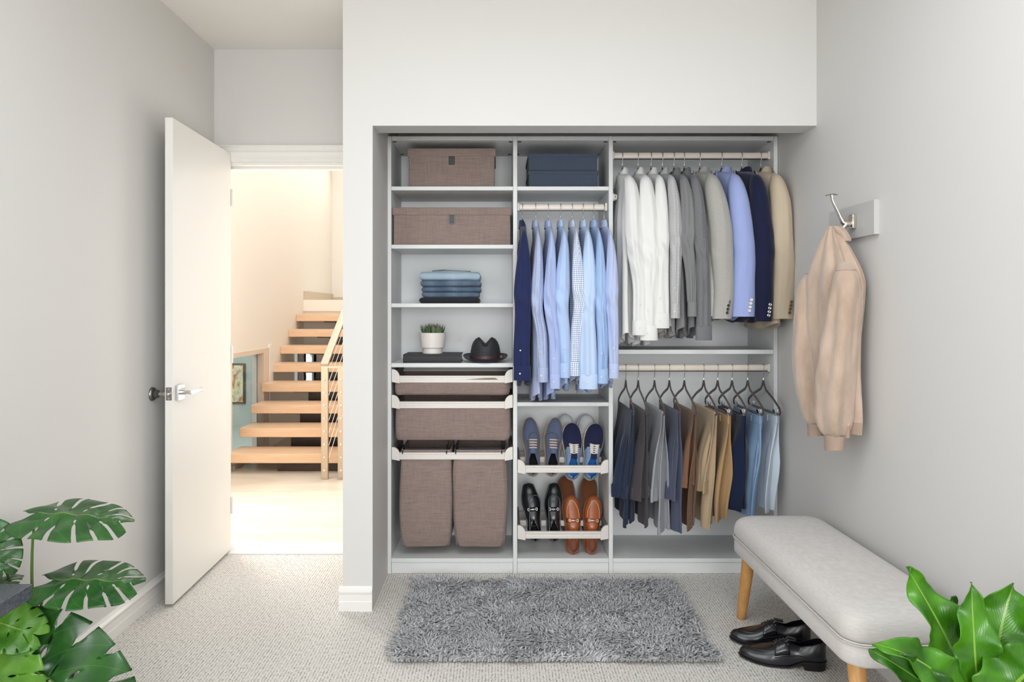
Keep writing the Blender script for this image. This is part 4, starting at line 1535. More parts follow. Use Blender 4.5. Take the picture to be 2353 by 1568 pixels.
def ring_xy(z, cx_, cy_, rx, ry, n, ex, fold, k, ph, seed, dz=None, zq=0.0):
    r = []
    for i in range(n):
        a = 2 * PI * i / n
        c, s_ = math.cos(a), math.sin(a)
        f = 1 + fold * math.sin(k * a + ph + 1.7 * nz(zq * 2.2 + seed, seed * 1.7)) + fold * 0.6 * nz(c * 1.6 + seed, s_ * 1.6, zq * 3.0 + seed)
        x = cx_ + rx * f * math.copysign(abs(c) ** ex, c)
        y = cy_ + ry * f * math.copysign(abs(s_) ** ex, s_)
        r.append(V((x, y, z + (dz(a) if dz else 0))))
    return r


def ridge(v):
    return 1 - 2.2 * abs(v)


def sleeve(path, seed, fold=0.10, k=3, n=40, rows=54, lens=0.35, crease=0.005):
    """path: table t-> (x, y, z, rx, ry); pressed edges left and right, long creases on the faces"""
    rg = []
    for q in range(rows + 1):
        t = q / rows
        x, y, z, rx, ry = tab(t, path)
        rx, ry = max(rx, 0.003), max(ry, 0.003)
        f = sm(t * 3.5)
        wob = 0.16 * rx * nz(z * 5 + seed, seed * 2.0) * f
        r = []
        for i in range(n):
            a = 2 * PI * i / n
            c, s_ = math.cos(a), math.sin(a)
            ff = 1 + fold * 0.7 * f * math.sin(k * a + seed * 3.3 + 1.7 * nz(z * 4 + seed, seed * 1.7))
            px = x + wob + rx * ff * c
            yy = ry * math.copysign(abs(s_) ** (1 + lens), s_)
            cr = crease * f * (ridge(nz(c * 1.9 + seed * 1.3, z * 1.7 + seed, seed)) + 0.35 * ridge(nz(c * 3.2 - z * 2.0 + seed, z * 4.0, seed * 2.2)) - 0.6)
            # bent elbow: slanting wrinkles across the middle of the sleeve
            el = math.exp(-((t - 0.52) / 0.12) ** 2) * crease * 0.9 * math.sin((z * 60 + c * 2.4 + seed) * 1.0) * f
            py = y + yy + (cr + el) * (abs(s_) ** 0.5) * (1 if s_ < 0 else 0.4)
            r.append(V((px, py, z)))
        rg.append(r)
    last = rg[-1]
    c = sum(last, V((0, 0, 0))) / n
    rg.append([c + (p - c) * 0.92 + V((0, 0, 0.001)) for p in last])
    rg.append([c + (p - c) * 0.84 + V((0, 0, 0.035)) for p in last])
    mb = MB()
    mb.rings(rg, True, True)
    return mb


def body(prof, seed, fold=0.25, k=5, tail=0.0, n=56, rows=36, near_taper=0.0):
    """prof: table z -> (half width y, half thickness x, x offset); sheet-like folds"""
    z0, z1 = prof[0][0], prof[-1][0]
    rg = []
    for q in range(rows + 1):
        t = q / rows
        zz = lerp(z0, z1, t)
        hw, ht, xo = tab(-zz, [(-a, b) for a, b in prof])
        r = []
        for i in range(n):
            a = 2 * PI * i / n
            c, s_ = math.cos(a), math.sin(a)
            y = hw * math.copysign(abs(s_) ** 0.9, s_)
            amp = fold * ht * sm((t - 0.06) * 3)
            wv = amp * math.sin(k * PI * y / 0.22 + seed * 2.1 + 1.5 * nz(zz * 2.3 + seed, seed)) + amp * 0.8 * nz(y * 9 + seed, zz * 2.4, c * 0.6 + seed)
            x = xo + ht * math.copysign(abs(c) ** 0.8, c) + wv
            z = zz
            if t > 0.55 and tail:
                z += tail * ((t - 0.55) / 0.45) * (abs(s_) ** 2.2) + 0.006 * nz(y * 12, c + seed) * (t - 0.55) / 0.45
            r.append(V((x, y, z)))
        rg.append(r)
    last = rg[-1]
    rg.append([V((lerp(p.x, prof[-1][1][2], 0.25), p.y * 0.985, p.z + 0.002)) for p in last])
    rg.append([V((lerp(p.x, prof[-1][1][2], 0.5), p.y * 0.97, p.z + 0.05)) for p in last])
    mb = MB()
    mb.rings(rg, True, True)
    return mb


def collar(zt, hy, hx, hgt, fs, seed, drop=0.045, point=0.035, xo=0.0, g0=0.20):
    """folded-over collar, high at the back of the neck, opening and falling to two points at the front (fs = +1: front towards +x)"""
    n = 52
    rows_ = ((0.82, -0.9, 0.0), (0.88, -0.06, 0.0), (0.94, 0.0, 0.0), (1.00, -0.02, 0.0), (1.06, -0.35, 0.35), (1.12, -0.75, 0.75), (1.16, -1.0, 1.0), (1.13, -1.0, 1.0))
    rg = []
    for f, zf, fl in rows_:
        r = []
        for i in range(n + 1):
            ph = g0 + (2 * PI - 2 * g0) * i / n           # angle from the front
            fr_ = max(0.0, math.cos(ph))
            d = min(ph, 2 * PI - ph)
            top = zt - drop * fr_ ** 1.3 + 0.004 * nz(ph * 2 + seed, seed)
            pt_ = point * math.exp(-((d - 0.55) / 0.38) ** 2)
            z = top + zf * hgt - fl * pt_
            w = f + 0.10 * fl * math.exp(-((d - 0.6) / 0.5) ** 2)
            r.append(V((xo + fs * hx * w * math.cos(ph), hy * w * math.sin(ph), z)))
        rg.append(r)
    mb = MB()
    mb.rings(rg, closed=False)
    return mb


def button(parent, p, r, mat, nrm=(0, -1, 0)):
    m = MB()
    m.lathe([(0.0, -0.0016), (r * 0.55, -0.0012), (r * 0.8, -0.0022), (r, -0.0014), (r, 0.0008)], (0, 0, 0), 14, 'y')
    q = V(nrm).to_track_quat('-Y', 'Z')
    m.xf(Matrix.Translation(p) @ q.to_matrix().to_4x4())
    return m.build('button', mat, parent, local=True, smooth=40)


M_btn_pearl = plastic('pearl_button', '#e2dcd2', 0.25)
M_btn_dark = plastic('dark_button', '#2e2c2a', 0.25)
M_btn_silver = metal('silver_button', '#cfd2d8', 0.2)
M_btn_horn = plastic('horn_button', '#5d4630', 0.25)


def upper_garment(name, cat, label, group, x, zr, mat, seed, kind='shirt', yaw=0.0, sl_bot=-0.83, sl_rx=0.03, sl_dx=0.0, hem=-0.90, cuff_rx=None, btn=None, thick=0.026, cuffmat=None, sl_curve=0.0, tail=0.06, cuff_tilt=0.0, fold=0.25, shoulder=0.2, btn_x=0.5, collar_h=0.045, neck=0.026, puff=0.0, fs=-1):
    t = thing(name, (x, YROD, zr), label, cat, group, (0, 0, yaw))
    if kind == 'shirt':
        prof = [(-0.098, (0.052, neck * 0.95, 0)), (-0.108, (0.085, neck, 0)), (-0.135, (shoulder * 0.78, neck * 0.85, 0)), (-0.165, (shoulder * 0.97, neck * 0.72, 0)), (-0.22, (shoulder + 0.004, lerp(neck * 0.75, thick, 0.5), 0)), (-0.30, (shoulder - 0.022, thick, 0)), (-0.65, (shoulder - 0.030, thick, 0.002)), (hem, (shoulder - 0.022, thick * 1.05, 0.0))]
        bd = body(prof, seed, fold * 1.5, 5, tail)
    else:
        prof = [(-0.090, (0.060, 0.045, 0)), (-0.105, (0.11, 0.046, 0)), (-0.130, (shoulder * 0.85, 0.045, 0)), (-0.165, (shoulder + 0.01, 0.040, 0)), (-0.22, (shoulder + 0.018, thick, 0)), (-0.45, (shoulder, thick * 0.95, 0)), (-0.62, (shoulder + 0.002, thick, 0)), (hem, (shoulder + 0.008, thick * 1.05, 0))]
        bd = body(prof, seed, fold * 0.6, 3, tail)
    bd.build('body', mat, t, local=True, smooth=75)
    crx = cuff_rx or sl_rx * 0.95
    ys = -shoulder
    slv = None
    for s_ in (1, -1):          # s_=1: near sleeve (towards the room)
        sy = ys * s_
        dx = sl_dx if s_ == 1 else -sl_dx * 0.3
        cv = sl_curve if s_ == 1 else 0
        zb = sl_bot if s_ == 1 else sl_bot + 0.03
        cz0 = -0.118 if kind == 'shirt' else -0.112
        cuffh = 0.065 if kind == 'shirt' else 0.0
        zc = zb + cuffh
        ry = 0.028 if kind == 'shirt' else 0.046
        if kind == 'shirt':
            path = [(0.0, (0, sy * 0.72, cz0 - 0.004, 0.004, 0.010)),
                    (0.04, (0, sy * 0.86, cz0 - 0.026, sl_rx * (0.30 + 0.25 * puff), 0.026)),
                    (0.10, (dx * 0.1, sy * 0.97, cz0 - 0.070, sl_rx * (0.52 + 0.28 * puff), ry * 0.9)),
                    (0.22, (dx * 0.30 + cv * 0.4, sy * 1.05, lerp(cz0, zc, 0.23), sl_rx * (0.80 + 0.14 * puff), ry)),
                    (0.44, (dx * 0.62 + cv * 1.1, sy * 1.09, lerp(cz0, zc, 0.46), sl_rx * 1.08, ry * 0.95)),
                    (0.56, (dx * 0.72 + cv * 1.3, sy * 1.10, lerp(cz0, zc, 0.575), sl_rx * 0.98, ry * 0.92)),
                    (0.75, (dx * 0.95 + cv * 0.4, sy * 1.04, lerp(cz0, zc, 0.76), lerp(sl_rx, crx, 0.45), ry * 0.86)),
                    (1.0, (dx, sy * 1.02, zc, crx, ry * 0.78))]
        else:
            path = [(0.0, (0, sy * 0.78, cz0 - 0.008, 0.006, 0.012)),
                    (0.035, (0, sy * 0.90, cz0 - 0.028, sl_rx * 0.46, 0.030)),
                    (0.09, (dx * 0.1, sy * 0.985, cz0 - 0.075, sl_rx * 0.76, ry * 0.95)),
                    (0.22, (dx * 0.35 + cv * 0.4, sy * 1.06, lerp(cz0, zc, 0.24), sl_rx * 0.96, ry)),
                    (0.48, (dx * 0.7 + cv, sy * 1.08, lerp(cz0, zc, 0.50), sl_rx * 1.03, ry * 0.95)),
                    (0.75, (dx * 0.95 + cv * 0.7, sy * 1.04, lerp(cz0, zc, 0.76), lerp(sl_rx, crx, 0.5), ry * 0.86)),
                    (1.0, (dx, sy * 1.02, zc, crx, ry * 0.78))]
        if kind == 'shirt':
            sm_ = sleeve(path, seed + (0 if s_ == 1 else 4.4), fold * 0.38, 3, crease=0.0075)
        else:
            sm_ = sleeve(path, seed + (0 if s_ == 1 else 4.4), fold * 0.16, 2, lens=0.0, crease=0.0035)
        so = sm_.build('sleeve', mat, t, local=True, smooth=75)
        if kind == 'shirt':
            yc = sy * 1.02
            cpath = []
            rg = []
            for q, f in ((0.0, 0.98), (0.02, 1.02), (0.5, 1.03), (0.97, 1.05), (1.0, 1.03), (0.98, 0.95), (0.5, 0.92)):
                z = lerp(zc + 0.004, zb, q)
                rg.append([V((p.x + cuff_tilt * (p.y - yc) * 0, p.y, p.z + cuff_tilt * (p.x - dx))) for p in ring_xy(z, dx, yc, crx * f, ry * 0.84 * f, 30, 1.0, fold * 0.25, 3, seed * 3.3, seed, None, zc * 2)])
            cm = MB()
            cm.rings(rg)
            co = cm.build('cuff', cuffmat or mat, t, local=True, smooth=60)
            if s_ == 1 and btn:
                button(co, V((dx - crx * 0.35, yc - ry * 0.84 - 0.0005, (zc + zb) / 2)), 0.0042, btn)
                button(so, V((dx - crx * 0.30, yc - ry * 0.86 - 0.003, zc + 0.075)), 0.0038, btn)
        elif s_ == 1 and btn:
            for b in range(4):
                zz = zb + 0.028 + b * 0.0165
                u_ = btn_x + 0.07 * b
                button(so, V((dx + crx * u_, sy * 1.025 - ry * 0.86 * math.sqrt(1 - u_ * u_) - 0.002, zz)), 0.0070, btn)
    if kind == 'shirt':
        collar(-0.068, 0.056, neck, collar_h, fs, seed, 0.040 if neck > 0.02 else 0.030, 0.034, 0.0, 0.75 if neck > 0.02 else 0.25).build('collar', mat, t, local=True, smooth=60, solid=0.0012)
    else:
        collar(-0.066, 0.062, 0.044, 0.046, -1, seed, 0.050, 0.0, 0.0, 1.15).build('collar', mat, t, local=True, smooth=60, solid=0.003)
        # lapels lie along the front edge
        for sx in (-1, 1):
            g = []
            for k in range(8):
                q = k / 7
                w = 0.05 * math.sin(PI * min(1, q * 0.9 + 0.15))
                g.append([V((sx * (prof[3][1][1] + 0.004 + 0.006 * q), -0.02 - 0.05 * (1 - q) + w * u * (1), -0.10 - 0.34 * q + 0.02 * u)) for u in (0, 0.5, 1)])
            MB().grid(g).build('lapel', mat, t, local=True, smooth=True, solid=0.003)
    return t


# ---------------------------------------------------------------- shirts in the middle bay
def hx(px):
    return (px - CX) * YROD / F


SM = {
    'navy': cloth('navy_poplin', '#262f5c', '#1c2344', 1100, 200, 0.4),
    'lav': checked('lavender_microcheck', '#c4cce2', '#9dabd0', 0.0042, 0.42, '#8593be'),
    'peri': cloth('periwinkle_oxford', '#b3c1e6', '#9daeda', 1200, 500, 0.4),
    'sky': cloth('sky_poplin', '#b6ccec', '#a2bbe2', 1100, 300, 0.3),
    'check': checked('blue_tattersall', '#e7ebf2', '#93a5c8', 0.0095, 0.30, '#5f74a4'),
    'sky2': cloth('pale_blue_oxford', '#c2d5f0', '#b0c7e6', 1100, 300, 0.3),
    'sky3': cloth('light_blue_poplin', '#aac4e8', '#97b3dc', 1100, 300, 0.3),
    'lil': cloth('lilac_blue_poplin', '#bdc9e8', '#abb8dc', 1100, 300, 0.3),
}
mid = [  # hook px, material, sleeve half width, sleeve end px, sleeve bottom py, hem py, label
    (1201, 'navy', 0.037, 1201, 876, 888, 'navy blue long-sleeved shirt at the left end of the shorter rod', 0.0, 0.038),
    (1231, 'lav', 0.026, 1247, 880, 922, 'lavender-blue micro-check shirt hanging next to the navy one', -0.016, 0.024),
    (1260, 'peri', 0.027, 1276, 895, 920, 'periwinkle blue oxford shirt between the micro-check and a sky-blue shirt', -0.014, 0.024),
    (1288.5, 'sky', 0.032, 1299, 870, 900, 'sky blue shirt just left of the tattersall check one', -0.012, 0.024),
    (1315, 'check', 0.027, 1321, 866, 884, 'white and blue tattersall check shirt in the middle of the blue row', 0.012, 0.022),
    (1340, 'sky2', 0.036, 1354, 896, 905, 'pale blue oxford shirt just right of the check shirt, wide cuff', -0.004, 0.042),
    (1364, 'sky3', 0.026, 1385, 883, 890, 'light blue poplin shirt, second from the divider', -0.006, 0.024),
    (1388, 'lil', 0.028, 1411, 871, 893, 'lilac-blue shirt at the right end of the shorter rod', -0.004, 0.022),
]
for i, (hp, mk, rx_, ep, sb, hm, lab, cv, crx) in enumerate(mid):
    X = hx(hp)
    Yn = YROD - 0.205
    xe = (ep - CX) * Yn / F - X
    zsb = H - (sb - CY) * (Yn - 0.03) / F - ZR1
    zhm = H - (hm - CY) * (YROD - 0.05) / F - ZR1
    hanger('clothes hanger holding the %s' % lab.split(' at ')[0].split(' hanging')[0].split(' between')[0].split(' just')[0].split(' in the')[0].split(',')[0], 'hangers on the shorter rod', X, ZR1, 0.0, 'shirt')
    upper_garment('dress_shirt', 'shirt', lab, 'blue shirts on the shorter rod', X, ZR1, SM[mk], 1.3 + i * 2.7, 'shirt', 0.0, zsb, rx_, xe, zhm, crx, M_btn_pearl, 0.022, None, cv, 0.05, 0.0, 0.26, 0.195, 0.5, 0.036, 0.017, 0.0, 1)

# ---------------------------------------------------------------- shirts and blazers on the upper right rod
BM = {
    'w1': cloth('white_poplin', '#e6e6e4', '#d6d6d4', 1100, 300, 0.3),
    'w2': cloth('white_oxford', '#e8e8e5', '#d9d9d6', 1100, 300, 0.3),
    'mc': checked('grey_microdot', '#d2d2d2', '#a5a5a6', 0.0045, 0.40, '#8d8d90'),
    'g1': cloth('grey_flannel', '#8a8a8b', '#727274', 1000, 200, 0.5),
    'g2': cloth('charcoal_chambray', '#838487', '#626367', 1000, 120, 0.7),
    'gb': cloth('grey_hopsack', '#b3b1ab', '#9b9994', 700, 60, 0.6),
    'bb': cloth('light_blue_jacketing', '#a2afdd', '#909fd2', 800, 120, 0.4),
    'nb': cloth('navy_jacketing', '#1c2140', '#141830', 800, 120, 0.5),
    'kb': cloth('beige_cotton', '#cdbda6', '#bbab94', 800, 120, 0.3),
}
top_row = [
    (1430, 'w1', 'shirt', 0.038, 1476, 771, 792, 'white dress shirt at the left end of the long upper rod', -0.016, 0.046, M_btn_pearl),
    (1466, 'w2', 'shirt', 0.040, 1492, 783, 796, 'white dress shirt, second from the left on the upper rod', 0.006, 0.040, M_btn_pearl),
    (1496, 'w1', 'shirt', 0.030, 1520, 755, 766, 'white dress shirt beside the grey micro-dot one', 0.0, 0.034, M_btn_pearl),
    (1522, 'mc', 'shirt', 0.029, 1551, 732, 778, 'pale grey micro-dot shirt next to the white shirts', 0.004, 0.022, M_btn_pearl),
    (1548.5, 'g1', 'shirt', 0.031, 1590, 728, 778, 'mid grey flannel shirt with a narrow hanging cuff', -0.010, 0.020, None),
    (1572, 'g2', 'shirt', 0.030, 1616, 783, 778, 'charcoal chambray shirt with a wide pale cuff', -0.002, 0.036, None),
    (1608, 'gb', 'blazer', 0.050, 1658, 733, 740, 'grey hopsack blazer with dark sleeve buttons', 0.010, 0.045, M_btn_dark),
    (1658, 'bb', 'blazer', 0.047, 1707, 728, 736, 'light periwinkle blue blazer with pearl sleeve buttons', 0.006, 0.052, M_btn_pearl),
    (1704, 'nb', 'blazer', 0.046, 1753, 739, 742, 'navy blue blazer with silver sleeve buttons', 0.006, 0.038, M_btn_silver),
    (1748, 'kb', 'blazer', 0.047, 1799, 733, 756, 'beige cotton blazer against the right wall', 0.002, 0.048, M_btn_horn),
]
for i, (hp, mk, kd, rx_, ep, sb, hm, lab, cv, crx, bt) in enumerate(top_row):
    X = hx(hp)
    sh = 0.200 if kd == 'shirt' else 0.205
    Yn = YROD - sh * 1.02
    xe = (ep - CX) * Yn / F - X
    zsb = H - (sb - CY) * (Yn - 0.03) / F - ZR2
    zhm = H - (hm - CY) * (YROD - 0.05) / F - ZR2
    hanger('clothes hanger holding the %s' % lab.split(' next')[0].split(' with')[0].split(' against')[0].replace(', second', ' second'), 'hangers on the long upper rod', X, ZR2, 0.0, 'shirt')
    if kd == 'shirt':
        upper_garment('dress_shirt', 'shirt', lab, 'shirts on the long upper rod', X, ZR2, BM[mk], 40.3 + i * 3.1, 'shirt', 0.0, zsb, rx_, xe, zhm, crx, bt, 0.032 if i < 3 else 0.026, None, cv, 0.06, 0.0, 0.24, sh, 0.5, 0.042, 0.028, 1.0, -1)
    else:
        upper_garment('blazer', 'blazer', lab, 'blazers on the long upper rod', X, ZR2, BM[mk], 70.3 + i * 3.1, 'blazer', 0.0, zsb, rx_, xe, zhm, crx, bt, 0.036, None, cv, 0.03, 0.0, 0.16, sh, 0.30)


# ---------------------------------------------------------------- trousers on the lower right rod
def trouser_panel(z0, z1, hw0, hw1, xo0, xo1, th0, th1, seed, yshift=0.0, folds=2.5, rows=26, n=52, hem_slope=0.0, amp=0.9):
    rg = []
    for q in range(rows + 1):
        t = q / rows
        z = lerp(z0, z1, t)
        hw, xo, th = lerp(hw0, hw1, t), lerp(xo0, xo1, sm(t)), lerp(th0, th1, sm(t * 1.6))
        r = []
        for i in range(n):
            a = 2 * PI * i / n
            c, s_ = math.cos(a), math.sin(a)
            y = yshift + hw * math.copysign(abs(s_) ** 0.85, s_)
            # vertical drapes: two legs side by side read as a valley between ridges
            k = (y - yshift) / hw
            near = 1 + 0.9 * sm((-k - 0.2) / 0.6)
            wv = amp * th * near * (math.sin(folds * PI * k + seed * 1.9 + 0.9 * nz(z * 3 + seed, seed)) + 0.55 * ridge(nz(k * 4.5 + seed, z * 1.5, seed)) - 0.3) * sm(t * 2.2) * 0.8
            pinch = 1 - 0.45 * math.exp(-((k + 0.15 + 0.2 * math.sin(seed)) / 0.16) ** 2) * sm(t * 1.5)
            x = xo + th * pinch * math.copysign(abs(c) ** 0.75, c) + wv + 0.35 * th * nz(y * 11 + seed, z * 5, c * 0.7)
            r.append(V((x, y, z + hem_slope * k * t + 0.006 * nz(y * 9, seed) * t)))
        rg.append(r)
    last = rg[-1]
    cxm = sum((p.x for p in last)) / n
    rg.append([V((lerp(p.x, cxm, 0.2), p.y * 0.99, p.z + 0.002)) for p in last])
    rg.append([V((lerp(p.x, cxm, 0.4), p.y * 0.97, p.z + 0.03)) for p in last])
    mb = MB()
    mb.rings(rg, True, True)
    return mb, rg


PM = {
    'navy': cloth('navy_twill', '#27334c', '#1b253a', 900, 120, 0.5),
    'char': cloth('charcoal_wool', '#4f4a4e', '#3b373b', 900, 120, 0.5),
    'grey': cloth('grey_wool', '#a9abb1', '#8c8f96', 900, 90, 0.6),
    'slate': cloth('slate_wool', '#585d72', '#444a5e', 900, 90, 0.5),
    'brown': cloth('brown_cotton', '#82604a', '#6a4b38', 900, 120, 0.4),
    'khaki': cloth('khaki_cotton', '#bda78a', '#a89375', 900, 120, 0.3),
    'tan': cloth('tan_cotton', '#b2926a', '#9c7d57', 900, 120, 0.3),
    'dnavy': cloth('deep_navy_cotton', '#172440', '#0f1930', 900, 120, 0.4),
    'blue': cloth('washed_denim', '#88a5c6', '#6b8aae', 900, 160, 0.5, 0.9, 0.3, 0.1, 'UV', 0.4, '#a6c2de'),
    'pale': cloth('pale_denim', '#c3ced8', '#aebbc8', 900, 160, 0.4, 0.9, 0.3, 0.1, 'UV', 0.3, '#dbe2e8'),
}
low = [  # hook px, mat, kind, near px A, hem A, near px B, hem B, label
    (1438, 'navy', 'fold', 1434, 1152, 1445, 1206, 'navy trousers folded over the first hanger of the lower rod'),
    (1466.5, 'char', 'fold', 1472, 1156, 1484, 1204, 'charcoal wool trousers folded over a hanger'),
    (1504, 'grey', 'fold', 1514, 1158, 1526, 1222, 'light grey wool trousers folded over a hanger'),
    (1538, 'slate', 'fold', 1552, 1156, 1560, 1218, 'slate blue trousers folded over a hanger'),
    (1572.5, 'brown', 'fold', 1586, 1124, 1590, 1212, 'brown cotton trousers folded over a hanger'),
    (1617, 'khaki', 'fold', 1624, 1138, 1630, 1210, 'khaki trousers folded over a hanger with a satin waistband'),
    (1649, 'tan', 'clip', 1661, 1200, 0, 0, 'tan trousers hanging from metal clips'),
    (1682, 'dnavy', 'clip', 1702, 1174, 0, 0, 'deep navy shorts hanging from metal clips'),
    (1718, 'blue', 'clip', 1733, 1190, 0, 0, 'washed light blue jeans hanging from metal clips'),
    (1754, 'pale', 'clip', 1774, 1178, 0, 0, 'very pale blue jeans hanging at the right end of the lower rod'),
]
for i, (hp, mk, kd, pa, ha, pb, hb_, lab) in enumerate(low):
    X = hx(hp)
    Yn = YROD - 0.20
    short = lab.split(' folded')[0].split(' hanging')[0]
    hanger('velvet hanger on the lower rod carrying the %s' % short, 'hangers on the lower rod', X, ZR3, 0.0, 'trouser' if kd == 'fold' else 'clip')
    t = thing('trousers' if i != 7 else 'shorts', (X, YROD, ZR3), lab, 'trousers' if i != 7 else 'shorts', 'trousers on the lower rod')
    zbar = -0.199

    def xn(p):
        return (p - CX) * Yn / F - X
    if kd == 'fold':
        za = H - (ha - CY) * Yn / F - ZR3
        zb_ = H - (hb_ - CY) * (Yn + 0.05) / F - ZR3
        for L_ in (1, 0):
            ma, rga = trouser_panel(zbar + 0.004, za + 0.006 * L_, 0.186 - 0.012 * L_, 0.196 - 0.02 * L_, -0.007 + 0.006 * L_, xn(pa) - 0.014 + 0.022 * L_, 0.005, 0.0115, 1.7 + i * 1.3 + L_ * 2.1, -0.005 + 0.012 * L_, 3.0, hem_slope=-0.004, amp=1.0)
            oa = ma.build('waist_half', PM[mk], t, local=True, smooth=75)
        for L_ in (1, 0):
            mb_, rgb = trouser_panel(zbar + 0.004, zb_ + 0.012 * L_, 0.180, 0.150 - 0.02 * L_, 0.002 + 0.005 * L_, xn(pb) + 0.002 + 0.020 * L_, 0.005, 0.010, 5.7 + i * 1.9 + L_ * 1.7, -0.025 + 0.02 * L_, 2.4, hem_slope=0.012, amp=1.0)
            mb_.build('leg_half', PM[mk], t, local=True, smooth=75)
        # saddle where the cloth runs over the bar
        MB().tube([(0, y, zbar + 0.002) for y in (-0.186, -0.18, -0.1, 0.0, 0.1, 0.18, 0.186)], [(0.008, 0.006)] * 7, 12).build('fold', PM[mk], t, local=True, smooth=True)
        # waistband and belt loops at the lower end of the top half
        band = []
        k0 = len(rga) - 7
        for q in (k0, k0 + 1, k0 + 2, k0 + 3, k0 + 4):
            r = rga[q]
            cm_ = sum(r, V((0, 0, 0))) / len(r)
            band.append([cm_ + (p - cm_) * 1.0 + V(((p.x - cm_.x) * 0.06 + (0.0012 if p.x > cm_.x else -0.0012), -0.0012 if p.y < cm_.y else 0.0012, 0)) for p in r])
        bm_ = MB()
        bm_.rings(band)
        wb = bm_.build('waistband', cloth('khaki_satin', '#b39a78', '#a18867', 900, 300, 0.2, 0.45) if mk == 'khaki' else PM[mk], t, local=True, smooth=60)
        rr = band[2]
        for j in (30, 34, 45, 49):
            p = rr[j % len(rr)]
            MB().box(p.x - 0.0045, p.x + 0.0045, p.y - 0.004, p.y + 0.001, p.z - 0.020, p.z + 0.024).build('belt_loop', PM[mk], wb, local=True, bevel=0.001)
    else:
        za = H - (ha - CY) * Yn / F - ZR3
        ztop = zbar - 0.012
        for L_ in (1, 0):
            ma, rga = trouser_panel(ztop, za + 0.010 * L_, 0.186 - 0.006 * L_, (0.196 if i != 7 else 0.205) - 0.01 * L_, -0.006 + 0.012 * L_, xn(pa) - 0.012 + 0.026 * L_, 0.010, 0.0145 if i != 7 else 0.019, 2.2 + i * 2.3 + L_ * 1.9, 0.006 * L_, 2.2, hem_slope=0.006, amp=0.8)
            ma.build('leg', PM[mk], t, local=True, smooth=75)
        band = []
        for q in (0, 1, 2):
            r = rga[q]
            cm_ = sum(r, V((0, 0, 0))) / len(r)
            band.append([p + V((0.0016 if p.x > cm_.x else -0.0016, -0.0014 if p.y < cm_.y else 0.0014, 0)) for p in r])
        bm_ = MB()
        bm_.rings(band)
        wb = bm_.build('waistband', PM[mk], t, local=True, smooth=60)
        rr = band[1]
        for j in (30, 38, 44):
            p = rr[j % len(rr)]
            MB().box(p.x - 0.004, p.x + 0.004, p.y - 0.003, p.y + 0.001, p.z - 0.018, p.z + 0.012).build('belt_loop', PM[mk], wb, local=True, bevel=0.001)

# ================================================================ rug
rx_a, rx_b, ry_a, ry_b = -0.385, 0.800, 2.530, 3.255
rug = thing('shag_rug', ((rx_a + rx_b) / 2, (ry_a + ry_b) / 2, 0.0), 'grey shaggy rectangular rug on the carpet before the closet', 'rug')
M_rugback = cloth('rug_backing', '#84868a', '#6a6c70', 500, 500, 0.5, 0.95, 0.2, 0, 'Object')
MB().box(rx_a + 0.012, rx_b - 0.012, ry_a + 0.012, ry_b - 0.012, 0.001, 0.012).build('backing', M_rugback, rug, bevel=0.004)


def pile_mat():
    t = NT('shag_pile')
    n1 = t.noise(t.coords('Object', (9, 9, 9)), 1, 3)
    n2 = t.noise(t.coords('Object', (90, 90, 40)), 1, 2)
    f = t.math('ADD', t.math('MULTIPLY', n1, 0.5), t.math('MULTIPLY', n2, 0.5))
    return t.base(t.ramp(f, [(0.3, lin('#96979a')), (0.5, lin('#b0b1b4')), (0.7, lin('#c8c9cb'))]), 0.9, 0, 0.1, 0.3)


